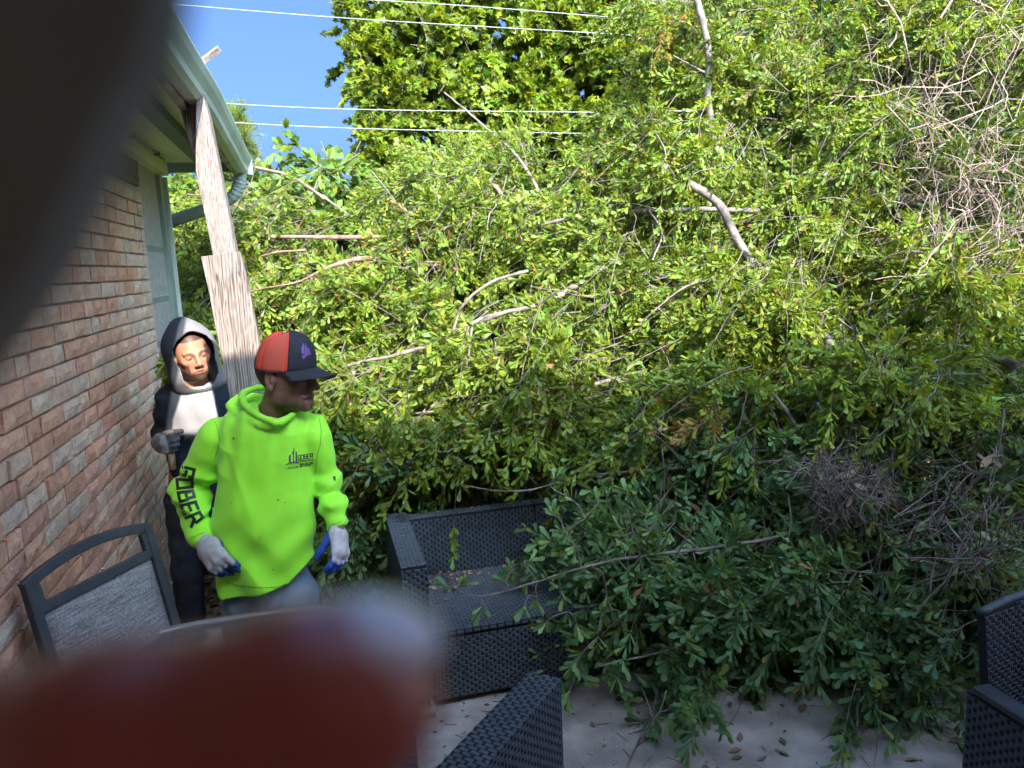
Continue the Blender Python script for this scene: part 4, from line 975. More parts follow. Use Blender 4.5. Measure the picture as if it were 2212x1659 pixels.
# arm frame axes: x = along arm (away from far end), y = width ; make right handed
wbox('arm', o0, ax_w, -ax_l if False else ax_l, ez, (aw, .80, .62), ach, 'fblrt') if np.cross(ax_w, ax_l)[2] > 0 else wbox('arm', o0+ax_w*aw, -ax_w, ax_l, ez, (aw, .80, .62), ach, 'fblrt')
inn = -ax_w
o1 = o0+inn*.62
wbox('arm', o1, ax_w, ax_l, ez, (aw, .80, .62), ach, 'fblrt') if np.cross(ax_w, ax_l)[2] > 0 else wbox('arm', o1+ax_w*aw, -ax_w, ax_l, ez, (aw, .80, .62), ach, 'fblrt')
def quadbox(a, e1, e2, s, name, parent, faces):
    if np.cross(e1, e2)[2] > 0: return wbox(name, a, e1, e2, ez, s, parent, faces)
    return wbox(name, a+e1*s[0], -e1, e2, ez, s, parent, faces)
quadbox(o0+inn*.20+ax_l*.06, ax_w, ax_l, (.20, .72, .26), 'seat', ach, 'ft')
quadbox(o0+inn*(.62-aw)+ax_l*.70, ax_w, ax_l, (.62-aw*1.0, .10, .66), 'back_panel', ach, 'fbt')
# wicker dining chair at the right edge
rb = atZ(2106, 1316, .86); ra = atZ(2099, 1484, .645)
dch = empty('wicker_dining_chair', (ra[0]+.28, ra[1]-.25, 0)); tag(dch, 'dark wicker dining chair with flat armrest cut by the right edge', 'chair')
cx0, cy0 = ra[0], ra[1]
# curved woven back
nb2 = 16; cols = []
for i in range(nb2+1):
    s = i/nb2; xx = rb[0]+.012+.50*s; yy = rb[1]-.085+.035*math.sin(math.pi*s); cols.append((xx, yy, .845+.014*math.sin(math.pi*s)))
mb = MB(); V = []
for x_, y_, z_ in cols: V += [(x_, y_, .40), (x_+.0, y_+.03, .40), (x_, y_+.09, z_), (x_, y_+.06, z_)]
k = len(cols); mb.add(V, [(i*4+a, (i+1)*4+a, (i+1)*4+(a+1) % 4, i*4+(a+1) % 4) for i in range(k-1) for a in range(4)]+[(0,1,2,3), tuple((k-1)*4+a for a in (3,2,1,0))])
bk = mb.build('back_panel', M['wicker_back'], dch)
for i in range(k-1):
    a = np.array(cols[i]); b_ = np.array(cols[i+1]); p0 = np.array([a[0], a[1]-.001, .40]); p1 = np.array([a[0], a[1]+.059, a[2]]); e = np.array([b_[0]-a[0], b_[1]-a[1], 0])
    weave(p0, e, p1-p0, np.linalg.norm(e), np.linalg.norm(p1-p0), bk, ph=-(i*.0335) % .034, pu=.024, pv=.0135)
mb = MB(); mb.tube([(x_, y_+.075, z_+.004) for x_, y_, z_ in cols], .014, 8); mb.build('top_rail', M['wicker'], dch, True)
for sx in (0, .53):
    mb = MB(); mb.box((cx0+sx, cy0-.52, .625), (cx0+sx+.062, cy0+.0, .648)); mb.build('armrest', M['chair_frame'], dch, bevel=.006)
    w_ = wbox('arm_side', (cx0+sx+.006, cy0-.48, .10), ex, ey, ez, (.045, .50, .52), dch, 'flr')
wbox('seat', (cx0+.06, cy0-.50, .36), ex, ey, ez, (.47, .50, .06), dch, 'ft')
for sx in (0.01, .54):
    for sy in (-.50, -.05):
        mb = MB(); mb.box((cx0+sx, cy0+sy, 0), (cx0+sx+.04, cy0+sy+.04, .62)); mb.build('leg', M['chair_frame'], dch)

# ------------------------------------------------------------------ sling chair
TLc, TRc = atZ(45, 1262, 1.09), atZ(322, 1132, 1.11)
exc = unit(TRc-TLc); Wc = np.linalg.norm(TRc-TLc); eyc = unit(np.cross(ZV, exc))   # eyc: away from the camera side
# the photograph shows the back raked; down direction of the back plane
BLc = D(92, 1352, 2.12)
dn = np.array([0, 0, -1.0]) + eyc*.22*(-1); dn = unit(dn)
sc_ = empty('sling_patio_chair', tuple(((TLc+TRc)/2)*[1, 1, 0])); tag(sc_, 'charcoal metal patio chair with grey woven sling back against the brick wall', 'chair')
def cp(u, v, n=0): return TLc+exc*u+dn*v+np.cross(exc, dn)*n
TKc = .019
M['sling'] = None
m_, t_, b_n = newmat('sling_fabric'); N, L_ = t_.nodes, t_.links
tc = N.new('ShaderNodeTexCoord'); cb = None
for k_, (sc1, col) in enumerate((((7, 7, 190), None), ((190, 190, 9), None))):
    mp = N.new('ShaderNodeMapping'); mp.inputs['Scale'].default_value = sc1; L_.new(tc.outputs['Object'], mp.inputs[0]); n = N.new('ShaderNodeTexNoise'); n.inputs['Scale'].default_value = 2.0; n.inputs['Detail'].default_value = 2; L_.new(mp.outputs[0], n.inputs['Vector'])
    if cb is None: cb = n
    else:
        ad = N.new('ShaderNodeMath'); ad.operation = 'ADD'; L_.new(cb.outputs[0], ad.inputs[0]); L_.new(n.outputs[0], ad.inputs[1])
r = N.new('ShaderNodeValToRGB'); r.color_ramp.elements[0].position = .40; r.color_ramp.elements[1].position = .62
hf = N.new('ShaderNodeMath'); hf.operation = 'MULTIPLY'; hf.inputs[1].default_value = .5; L_.new(ad.outputs[0], hf.inputs[0]); L_.new(hf.outputs[0], r.inputs[0])
r.color_ramp.elements[0].color = (.13,.115,.105,1); r.color_ramp.elements[1].color = (.47,.435,.41,1); L_.new(r.outputs[0], b_n.inputs['Base Color']); b_n.inputs['Roughness'].default_value = .7
M['sling'] = m_
def bar(name, pts, wu, wn, parent=None, m=None, up=None):
    """flat bar swept along pts in the chair back plane"""
    pts = np.array(pts, float); T = unit(np.gradient(pts, axis=0)); nn = np.cross(exc, dn); side = unit(np.cross(nn, T)); V = []
    for p, s in zip(pts, side): V += [p-s*wu/2-nn*wn/2, p+s*wu/2-nn*wn/2, p+s*wu/2+nn*wn/2, p-s*wu/2+nn*wn/2]
    k = len(pts); mb = MB(); mb.add(V, [(i*4+a, (i+1)*4+a, (i+1)*4+(a+1) % 4, i*4+(a+1) % 4) for i in range(k-1) for a in range(4)]+[(0,1,2,3), tuple((k-1)*4+a for a in (3,2,1,0))])
    return mb.build(name, m or M['chair_frame'], parent or sc_, bevel=.004)
arc = [cp(Wc*i/14, -.045*math.sin(math.pi*i/14)**.8+.016) for i in range(15)]
bar('top_rail', arc, .036, .024)
bar('cross_rail', [cp(Wc*i/6, .098) for i in range(7)], .034, .022)
for u in (.016, Wc-.016): bar('side_post', [cp(u, v) for v in (0, .2, .5, .66)], .034, .030)
for u in (.040, Wc-.040): 
    bar('gusset', [cp(u, v) for v in (.02, .09)], .022, .022)
nV = []; 
for i in range(9):
    for j in range(9): nV.append(cp(.034+(Wc-.068)*i/8, .114+.52*j/8, -.012*math.sin(math.pi*i/8)*math.sin(math.pi*j/8)))
mb = MB(); mb.add(nV, [(i*9+j, i*9+j+1, (i+1)*9+j+1, (i+1)*9+j) for i in range(8) for j in range(8)]); sg = mb.build('sling', M['sling'], sc_, True)
md = sg.modifiers.new('thick', 'SOLIDIFY'); md.thickness = .003
b0 = cp(0, .66); b1 = cp(Wc, .66); fwd = -np.cross(exc, dn); fwd[2] = 0; fwd = unit(fwd); fwd = fwd if fwd@(-FH) > 0 else -fwd
fwd = eyc*1.0
for p in (b0+exc*.016, b1-exc*.016):
    mb = MB(); mb.tube([p, p+fwd*.48+(0, 0, .02)], .017, 6); mb.build('seat_rail', M['chair_frame'], sc_)
    mb = MB(); mb.tube([p+(0, 0, .1), np.array([*(p-fwd*.12)[:2], 0.0])], .016, 6); mb.build('leg', M['chair_frame'], sc_)
    mb = MB(); mb.tube([p+fwd*.46+(0, 0, .24), np.array([*(p+fwd*.48)[:2], 0.0])], .016, 6); mb.build('leg', M['chair_frame'], sc_)
    mb = MB(); mb.tube([p-fwd*.02+(0, 0, .22), p+fwd*.22+(0, 0, .25), p+fwd*.46+(0, 0, .24)], .018, 6); mb.build('armrest', M['chair_frame'], sc_)
mb = MB(); mb.add([b0+exc*.02, b1-exc*.02, b1-exc*.02+fwd*.46, b0+exc*.02+fwd*.46], [(0, 1, 2, 3)]); mb.build('seat_sling', M['sling'], sc_)

# ------------------------------------------------------------------ patio table with glass top, mostly behind the finger
tcn = np.array([-.36, 2.16, .73]); tb = empty('patio_table', (tcn[0], tcn[1], 0)); tag(tb, 'low glass topped patio table with pale metal rim beside the sling chair', 'table')
rim = []
for i in range(49):
    a = 2*math.pi*i/48; c, s = math.cos(a), math.sin(a); e = .55; rim.append(tcn+(.46*math.copysign(abs(c)**e, c), .62*math.copysign(abs(s)**e, s), 0))
mb = MB(); mb.tube(rim, .017, 8, flat=(1, 1)); mb.build('rim', mat('rim_metal', (.25,.25,.24), None, .4, metal=.3), tb, True)
gm, t_, b_n = newmat('smoked_glass'); b_n.inputs['Base Color'].default_value = (.10,.12,.13,1); b_n.inputs['Roughness'].default_value = .04; b_n.inputs['Specular IOR Level'].default_value = .8; b_n.inputs['Alpha'].default_value = .75
mb = MB(); V = [p-(0, 0, .003) for p in rim[:-1]]; mb.add(V, [tuple(range(48))]); mb.build('glass_top', gm, tb)
for sx, sy in ((-.34, -.46), (.34, -.46), (.34, .46), (-.34, .46)):
    mb = MB(); mb.tube([tcn+(sx, sy, -.01), np.array([tcn[0]+sx*1.05, tcn[1]+sy*1.05, 0])], .018, 8); mb.build('leg', M['chair_frame'], tb)

# ------------------------------------------------------------------ foliage
def perp(d): 
    a = rng.normal(size=d.shape); a -= d*(a*d).sum(-1, keepdims=True); return unit(a)
LT = {  # leaf templates: along, across, fold ; faces
 'oak': (np.array([(0,0,0),(.42,.072,.01),(.42,-.072,.01),(.80,.150,.035),(.80,-.150,.035),(.95,.085,.015),(1.0,0,-.02),(.95,-.085,.015)]), [(0,2,1),(1,2,4,3),(3,4,7,5),(5,7,6)]),
 'maple': (np.array([(0,0,0),(.10,.30,.03),(.34,.22,.0),(.45,.52,.05),(.62,.20,.0),(1,0,-.03),(.62,-.20,.0),(.45,-.52,.05),(.34,-.22,0),(.10,-.30,.03)]), [(0,9,8,2),(0,2,1),(2,8,6,4),(2,4,3),(8,7,6),(4,6,5)]),
 'oval': (np.array([(0,0,0),(.3,.24,.03),(.3,-.24,.03),(.7,.21,.02),(.7,-.21,.02),(1,0,-.03)]), [(0,2,1),(1,2,4,3),(3,4,5)]),
 'needle': (np.array([(0,.02,0),(0,-.02,0),(1,0,0)]), [(0,1,2)]),
}
def leafmesh(name, P, Dr, Nn, size, colr, kind):
    T, Fc = LT[kind]; n = len(P); sd = np.cross(Nn, Dr)
    V = P[:, None]+size[:, None, None]*(Dr[:, None]*T[None, :, :1]+sd[:, None]*T[None, :, 1:2]+Nn[:, None]*T[None, :, 2:3])
    k = len(T); b = np.arange(n)[:, None]*k
    tri = [f for f in Fc if len(f) == 3]; qd = [f for f in Fc if len(f) == 4]
    faces = []
    if tri: faces.append((b[:, None]+np.array(tri)[None]).reshape(-1, 3))
    if qd: faces.append((b[:, None]+np.array(qd)[None]).reshape(-1, 4))
    return fastmesh(name, V.reshape(-1, 3), faces, smooth=False, col=np.repeat(colr, k, axis=0))
def leafcols(n, base, var, yellow=.06, brown=.0):
    c = np.array(base)[None]*(1+var*rng.normal(size=(n, 1)))
    h = rng.normal(size=n)*.16; c[:, 0] *= 1+h+.04; c[:, 2] *= 1-h*.5
    y = rng.random(n) < yellow; c[y] = np.array((.22, .24, .03))*(1+.2*rng.normal(size=(y.sum(), 1)))
    r = rng.random(n) < brown; c[r] = np.array((.30, .13, .05))*(1+.25*rng.normal(size=(r.sum(), 1)))
    return np.clip(c, .004, .8)
def multitube(P, R, n=3):
    """many tubes at once: P (N,K,3), R (N,K)"""
    N_, K, _ = P.shape; T = unit(np.gradient(P, axis=1)); a = unit(rng.normal(size=(N_, 1, 3))); X_ = unit(np.cross(T, a)); Y_ = np.cross(T, X_)
    th = np.arange(n)*2*math.pi/n
    V = P[:, :, None]+R[:, :, None, None]*(X_[:, :, None]*np.cos(th)[:, None]+Y_[:, :, None]*np.sin(th)[:, None])
    b = (np.arange(N_)*K*n)[:, None, None]; i = (np.arange(K-1)*n)[None, :, None]; j = np.arange(n)[None, None]
    Fq = np.stack([b+i+j, b+i+(j+1) % n, b+i+n+(j+1) % n, b+i+n+j], -1).reshape(-1, 4)
    return V.reshape(-1, 3), Fq
def sprays(B, d, l, sub=5, spr=5, leaves=6, lsize=.062, kind='oak', col=(.060,.115,.022), var=.22, yellow=.05, brown=.01, droop=.25, subl=.20, spread=.8, twr=.0035, updown=0.0, lvar=.22):
    """leafy sprays: returns (leaf mesh args, twig verts, twig faces)"""
    N_ = len(B); K = 6; s = np.linspace(0, 1, K)[None, :, None]
    w1 = perp(d)[:, None]*.12*l[:, None, None]*np.sin(s*math.pi*1.2+rng.random((N_, 1, 1))*3)
    P = B[:, None]+d[:, None]*s*l[:, None, None]+np.array([0, 0, -1])*droop*(s**2)*l[:, None, None]+w1-w1[:, :1]
    V1, F1 = multitube(P, twr*(1-.6*s[..., 0])*np.ones((N_, 1)), 4)
    sk = np.sort(rng.uniform(.12, 1.0, (N_, sub)), axis=1); sk[:, -1] = 1.0
    f = sk*(K-1); i0 = np.minimum(f.astype(int), K-2); fr = (f-i0)[..., None]; ar = np.arange(N_)[:, None]
    sp = P[ar, i0]*(1-fr)+P[ar, i0+1]*fr; tan = unit(P[ar, i0+1]-P[ar, i0])
    sd = unit(tan*.8+perp(tan)*spread+np.array([0, 0, updown])); sd[:, -1] = tan[:, -1]
    sl_ = subl*rng.uniform(.5, 1.2, (N_, sub)); M_ = 3; q = np.linspace(0, 1, M_)
    SP = sp[:, :, None]+sd[:, :, None]*q[:, None]*sl_[:, :, None, None]+np.array([0, 0, -.12])*(q[:, None]**2)*sl_[:, :, None, None]
    V2, F2 = multitube(SP.reshape(-1, M_, 3), twr*.45*(1-.4*q)*np.ones((N_*sub, 1)), 3)
    t = (np.arange(spr)+rng.uniform(.2, 1.0, (N_, sub, spr)))/spr; t[..., -1] = 1.0
    c = sp[:, :, None]+sd[:, :, None]*t[..., None]*sl_[:, :, None, None]+np.array([0, 0, -.12])*(t[..., None]**2)*sl_[:, :, None, None]
    c = np.repeat(c[:, :, :, None], leaves, 3); dd = np.broadcast_to(sd[:, :, None, None], c.shape)
    al = rng.uniform(.2, .95, c.shape[:-1])[..., None]; ld = unit(dd*np.cos(al)+perp(dd)*np.sin(al)+rng.normal(size=c.shape)*.10+np.array([0, 0, -.05]))
    ln = unit(np.cross(ld, np.cross(dd, ld)+1e-6*rng.normal(size=c.shape))*-1+rng.normal(size=c.shape)*.55+np.array([0, 0, .15])+SUN*.75); ln = unit(ln-ld*(ln*ld).sum(-1, keepdims=True))
    n = c.size//3; sz = lsize*np.clip(1+lvar*rng.normal(size=n), .4, 1.6)
    colr = leafcols(n, col, var, yellow, brown)
    # whole sprays share a hue: young shoots are paler
    g = np.repeat(1+.22*rng.normal(size=(N_, 1)), n//N_, 1).reshape(-1, 1); colr = np.clip(colr*np.clip(g, .55, 1.6), .004, .8)
    V = np.concatenate([V1, V2]); Fq = [F1, F2+len(V1)] if False else [F1, F2+len(V1)]
    return (c.reshape(-1, 3), ld.reshape(-1, 3), ln.reshape(-1, 3), sz, colr, kind), V, Fq
def inpoly(x, y, poly):
    poly = np.asarray(poly, float); c = np.zeros(len(x), bool); j = len(poly)-1
    for i in range(len(poly)):
        xi, yi = poly[i]; xj, yj = poly[j]; m = ((yi > y) != (yj > y)) & (x < (xj-xi)*(y-yi)/(yj-yi+1e-9)+xi); c ^= m; j = i
    return c
def unproj(u, v, t): return CAM + (FW + RT*((u-CX)/F)[:, None] - UP*((v-CY)/F)[:, None])*t[:, None]
def limb(pts, r0, r1, m, parent, name='limb', n=9, knob=.10):
    P = smoothpath([D(p[0], p[1], p[2]-(.27 if p[1] < 840 else .14 if p[1] < 950 else .04)) if isinstance(p, tuple) else p for p in pts], 5); k = len(P)
    R = np.linspace(r0, r1, k)*(1+knob*np.sin(np.arange(k)*1.9)+knob*.6*rng.normal(size=k)*.5); P = P+rng.normal(size=P.shape)*r0*.12
    mb = MB(); mb.tube(P, R, n); return mb.build(name, m, parent, True), P
# --- the fallen water oak: every big branch is a thing of its own with its limb, twigs and leaves
LIMBS = [  # name, label, [(u, v, distance)...], r0, r1, bark, density weight
 ('fallen_branch', 'thick pale limb running diagonally through the sunlit leaves, its upper end a broken red stub', [(1388,332,5.6),(1470,385,5.5),(1552,440,5.4),(1600,530,5.2),(1660,605,5.1),(1740,690,4.9),(1850,795,4.7),(1960,890,4.5),(2080,1010,4.3)], .030, .026, 'bark', 1.3),
 ('fallen_branch', 'long smooth pale bough arching down left from mid picture towards the cap', [(1330,560,5.2),(1215,635,4.9),(1130,668,4.8),(1040,690,4.7),(960,735,4.6),(860,765,4.45),(770,785,4.35),(690,806,4.25)], .022, .006, 'bark', 1.6),
 ('standing_branch', 'upright grey branch with dark knots rising to the top edge', [(1546,335,6.0),(1536,270,6.0),(1530,200,6.0),(1532,130,6.0),(1518,50,6.0),(1490,-60,6.0)], .028, .027, 'bark', .8),
 ('fallen_branch', 'reddish broken fork pointing left above the sunlit leaves', [(690,586,5.3),(745,566,5.3),(800,558,5.4),(870,572,5.5),(930,571,5.6),(1010,590,5.7)], .014, .022, 'bark_red', .7),
 ('fallen_branch', 'dark reddish branch lying level behind the post', [(545,512,6.2),(640,512,6.2),(720,513,6.2),(830,515,6.3),(930,540,6.3)], .014, .02, 'bark_red', .9),
 ('fallen_branch', 'pale branch lying level across the middle of the picture', [(1130,500,5.8),(1200,478,5.7),(1300,462,5.7),(1400,455,5.6),(1500,452,5.6),(1640,455,5.6)], .012, .018, 'bark', 1.2),
 ('fallen_branch', 'short red brown broken branch above the pale level one', [(1060,392,6.4),(1100,440,6.3),(1150,492,6.2),(1210,560,6.1)], .02, .016, 'bark_red', .9),
 ('fallen_branch', 'grey forked limb entering from the right edge into dark shade', [(1985,735,4.7),(2040,748,4.6),(2100,755,4.5),(2160,775,4.4),(2240,820,4.3)], .020, .034, 'bark', 1.2),
 ('fallen_branch', 'mottled branch hanging down in the shade above the twig heap, left of the two', [(1670,850,4.2),(1700,890,4.15),(1735,945,4.1),(1765,1000,4.05)], .010, .013, 'bark', .35),
 ('fallen_branch', 'crooked branch hanging down in the shade above the twig heap, right of the two', [(1765,870,4.2),(1790,920,4.15),(1815,975,4.1),(1850,1010,4.0),(1895,1045,3.95)], .009, .012, 'bark', .35),
 ('fallen_branch', 'thick grey log crossing behind the leaves on the right', [(1880,440,6.6),(1960,437,6.6),(2040,440,6.6),(2150,445,6.6),(2260,455,6.6)], .06, .065, 'bark', 1.0),
 ('fallen_branch', 'leafy grey bough in shade along the top of the sofa back', [(1760,985,4.0),(1640,1000,3.95),(1480,1010,3.9),(1370,1018,3.85),(1250,1030,3.8),(1120,1062,3.8),(980,1045,3.85)], .009, .003, 'bark', 1.5),
 ('fallen_branch', 'long leafy branch reaching left across the sofa seat', [(1800,1130,3.7),(1660,1165,3.6),(1520,1185,3.5),(1400,1200,3.42),(1320,1212,3.36),(1240,1232,3.3),(1140,1262,3.25),(1050,1288,3.2),(990,1278,3.18)], .010, .003, 'bark', .0),
 ('fallen_branch', 'grey branch with drooping leaves ending on the patio slab', [(2050,1120,3.8),(1960,1210,3.6),(1900,1300,3.45),(1870,1400,3.3),(1855,1500,3.15),(1850,1570,3.02)], .016, .005, 'bark', 1.3),
 ('fallen_branch', 'shaded branch spreading over the right end of the sofa', [(1960,1180,3.8),(1800,1250,3.6),(1680,1310,3.5),(1560,1330,3.4),(1450,1400,3.3),(1290,1440,3.2)], .009, .004, 'bark', 1.4),
 ('fallen_branch', 'dark leafy branch low at the right beside the wicker dining chair', [(2240,1180,3.7),(2150,1260,3.5),(2080,1330,3.35),(2010,1400,3.2),(1980,1450,3.1)], .015, .005, 'bark', 1.3),
 ('fallen_branch', 'sunlit leafy branch in front of the tall tree, pointing up and left', [(1250,520,6.4),(1180,440,6.5),(1120,340,6.6),(1030,260,6.7),(960,200,6.8)], .020, .006, 'bark', 1.2),
 ('fallen_branch', 'leafy branch rising at the far left of the brush beside the downspout', [(700,620,6.6),(620,560,6.6),(560,480,6.7),(480,430,6.8),(400,420,6.9)], .018, .006, 'bark_red', 1.0),
 ('fallen_branch', 'sunlit leafy branch low in the centre, just above the shadow line', [(1500,780,4.8),(1400,800,4.7),(1280,830,4.6),(1150,850,4.5),(1000,880,4.4),(840,900,4.3)], .016, .005, 'bark', 1.4),
 ('fallen_branch', 'bright leafy branch high on the right among bare vines', [(2230,600,5.4),(2120,560,5.5),(2000,600,5.5),(1880,560,5.6),(1760,520,5.7),(1650,540,5.8)], .02, .008, 'bark', 1.2),
]
objs = []; samp = []
for nm, lab, pts, r0, r1, mk, wt in LIMBS:
    base = D(*pts[0]); r_ = empty(nm, tuple(base)); tag(r_, lab, 'branch', 'fallen tree branches')
    lo, P = limb(pts, r0, r1, M[mk], r_); objs.append(r_); samp.append(P)
# frontal depth of the brush as a function of the picture position (metres), and its outline
FRONT = [(400,500,6.6),(700,480,6.3),(1000,300,6.5),(1400,100,6.3),(1900,50,6.3),(2212,50,6.0),(650,700,5.2),(900,600,5.4),(1300,450,5.6),(1700,400,5.7),(2200,400,5.6),
         (750,850,4.4),(1000,800,4.45),(1300,750,4.6),(1700,700,4.7),(2200,650,4.7),(780,1000,4.0),(1100,950,4.1),(1500,880,4.2),(1850,850,4.25),(2200,800,4.2),
         (800,1100,4.0),(1200,1080,3.9),(1500,1050,3.75),(1850,1100,3.8),(2200,1050,3.7),(1500,1250,3.45),(1800,1300,3.4),(2150,1300,3.3),(1600,1450,3.2),(1900,1500,3.1),(1000,1200,4.2)]
FA = np.array(FRONT)
def front(u, v):
    d2 = ((u[:, None]-FA[:, 0])**2+((v[:, None]-FA[:, 1])*1.3)**2)/1e4+.05; w_ = d2**-2.2; return (w_*FA[:, 2]).sum(1)/w_.sum(1)
def scatter(poly, n, d0, d1, avoid=()):
    poly = np.array(poly, float); U = rng.uniform(poly[:, 0].min(), poly[:, 0].max(), n*3); Vv = rng.uniform(poly[:, 1].min(), poly[:, 1].max(), n*3)
    m = inpoly(U, Vv, poly)
    for a in avoid: m &= ~inpoly(U, Vv, a)
    cl = np.sin(U*.016+Vv*.010+.5)+np.sin(U*.009-Vv*.022+2)+.8*np.sin(U*.034+Vv*.041+1)+.5*np.sin(U*.06-Vv*.05)
    m &= rng.random(len(U)) < np.clip(.62+.36*cl, .08, 1)
    U, Vv, cl = U[m][:n], Vv[m][:n], cl[m][:n]; return U, Vv, front(U, Vv)+rng.uniform(d0, d1, len(U))-np.where(Vv < 880, .24, .08)*cl
main_poly = [(380,430),(470,430),(560,420),(700,420),(800,425),(870,360),(945,320),(1040,300),(1130,285),(1250,300),(1340,180),(1370,-60),(2320,-60),(2320,900),(1700,880),(1500,870),(1300,930),(1100,965),(900,960),(720,960),(560,860),(380,800)]
shade_poly = [(735,930),(1000,960),(1300,935),(1500,860),(1750,840),(2320,840),(2320,1320),(2110,1330),(2080,1420),(1930,1430),(1890,1520),(1820,1450),(1700,1440),(1580,1390),(1480,1420),(1330,1340),(1420,1180),(1310,1110),(1290,990),(1150,968),(980,960),(870,1000),(810,1200),(780,1260),(740,1200)]
heap = [(1690,1000),(1850,960),(2212,980),(2230,1240),(2100,1250),(1900,1230),(1800,1130)]
vines = [(1880,80),(2230,60),(2230,520),(2060,560),(1930,330)]
gaps = [[(1330,900),(1430,890),(1480,960),(1400,1010)], [(1490,760),(1560,780),(1570,840),(1480,850)]]
lv = {i: [] for i in range(len(objs))}; tw = {i: [] for i in range(len(objs))}
SB = []; 
def batch(poly, n, d0, d1, avoid=(), dirb=(-.6, -.35, -.22), dvar=.46, ln=(.35, .75), **kw):
    U, Vv, T = scatter(poly, n, d0, d1, avoid); B = unproj(U, Vv, T); n = len(B)
    db = RT0*dirb[0]+FH*dirb[1]+ZV*dirb[2]; d = unit(db+dvar*rng.normal(size=(n, 3)))
    l = rng.uniform(*ln, n); B = B-d*l[:, None]*.55
    ok = (B[:, 2] > .0) | True
    near = np.stack([((B[:, None]-s[None, ::3])**2).sum(-1).min(1) for s in samp[:]], 1); w_ = np.array([1/max(x[6], .25)**2 for x in LIMBS]); near = near*w_
    near[:, 12] = 1e9; a = near.argmin(1)
    for i in range(len(objs)):
        m = a == i
        if m.any():
            lf, V, Fq = sprays(B[m], d[m], l[m], **kw); lv[i].append(lf); tw[i].append((V, Fq))
AMAIN = (.172, .250, .032)
batch(main_poly, 2400, -.25, 1.1, gaps+[vines], sub=6, spr=5, leaves=6, lsize=.060, col=AMAIN, yellow=.07, brown=.015)
batch(main_poly, 500, .9, 1.9, gaps, sub=5, spr=5, leaves=6, lsize=.072, col=(.13, .185, .03), yellow=.03)
for pl_, k_ in (([(770,470),(960,450),(990,560),(850,560)], 9), ([(1480,820),(1580,800),(1560,900),(1470,900)], 4), ([(1540,170),(1640,160),(1650,240),(1560,240)], 3), ([(1380,20),(1460,10),(1450,90),(1390,90)], 2)):
    batch(pl_, k_, -.35, .1, (), ln=(.2, .4), sub=4, spr=4, leaves=5, lsize=.055, col=(.32, .20, .07), yellow=.4)
batch(vines, 210, -.3, 1.0, (), sub=4, spr=4, leaves=5, lsize=.06, col=(.08, .14, .02))
batch(shade_poly, 620, -.05, .7, gaps+[heap], dirb=(-.6, -.4, -.35), sub=6, spr=5, leaves=6, lsize=.070, col=(.135, .245, .095), yellow=.02, brown=.005)
batch(heap, 90, -.15, .45, (), dirb=(-.4, -.3, -.5), sub=5, spr=4, leaves=6, lsize=.066, col=(.14, .24, .09))
batch([(1190,1120),(1400,1060),(1520,1350),(1300,1410),(1200,1320)], 22, -.25, .05, (), dirb=(-.7, -.3, -.2), ln=(.25, .5), sub=4, spr=4, leaves=6, lsize=.064, col=(.14, .25, .09))
batch(shade_poly, 150, .7, 1.3, (), dirb=(-.4, -.2, -.3), sub=5, spr=4, leaves=6, lsize=.066, col=(.12, .20, .07))
for i, r_ in enumerate(objs):
    if not lv[i]: continue
    A = [np.concatenate([x[k] for x in lv[i]]) for k in range(5)]
    # nothing may poke through the patio
    ok = A[0][:, 2] > .02; A = [a[ok] for a in A]
    o = link('leaves', leafmesh('leaves', *A, 'oak'), r_, M['leaf']); o['kind'] = 'stuff'
    Vs = []; Fs_ = []; k = 0
    for V, Fq in tw[i]:
        Vs.append(V); Fs_ += [f+k for f in Fq]; k += len(V)
    Vt = np.concatenate(Vs); Vt[:, 2] = np.maximum(Vt[:, 2], .012)
    o = link('twigs', fastmesh('twigs', Vt, Fs_, smooth=True), r_, M['twig']); o['kind'] = 'stuff'
    print('branch', i, len(A[0]))
# side boughs you can follow in the picture
def side(i, pts, r0, r1, m='bark'): return limb(pts, r0, r1, M[m], objs[i], 'side_branch', 7)
side(1, [(960,735,4.6),(945,800,4.5),(930,870,4.4),(870,930,4.3)], .008, .004); side(1, [(1020,700,4.65),(1010,780,4.6),(985,860,4.5)], .008, .004)
side(1, [(1210,635,4.9),(1170,690,4.8),(1150,760,4.6),(1100,850,4.5)], .009, .003); side(1, [(975,730,4.6),(1000,660,4.65),(1060,610,4.8),(1140,585,4.9)], .007, .010)
side(3, [(745,566,5.3),(760,590,5.2),(735,620,5.1)], .008, .005, 'bark_red'); side(3, [(690,586,5.3),(640,610,5.2),(560,625,5.2),(470,650,5.2)], .008, .004, 'bark_red')
side(4, [(545,360,6.4),(610,375,6.4),(660,400,6.3),(700,430,6.3)], .012, .008, 'bark_red'); side(4, [(660,540,6.1),(600,545,6.1),(540,560,6.1)], .010, .006, 'bark_red')
side(0, [(1740,690,4.9),(1700,620,5.0),(1730,560,5.2)], .012, .006); side(0, [(1800,740,4.8),(1790,830,4.6),(1740,900,4.4)], .010, .004); side(0, [(1640,580,5.1),(1560,600,5.0),(1480,620,4.9),(1380,700,4.8)], .012, .004)
side(5, [(1400,455,5.6),(1430,500,5.4),(1410,560,5.2),(1370,640,5.1)], .009, .003); side(5, [(1200,478,5.7),(1250,540,5.5),(1210,600,5.4)], .008, .003)
side(2, [(1528,160,6.0),(1490,140,6.0),(1455,120,6.0)], .010, .004); side(2, [(1530,235,6.0),(1470,240,6.0),(1400,235,6.0)], .009, .004)
side(7, [(2040,748,4.6),(2010,790,4.5),(1900,800,4.45),(1800,780,4.4)], .008, .004); side(7, [(2100,775,4.45),(2150,840,4.3),(2212,880,4.2)], .014, .010)
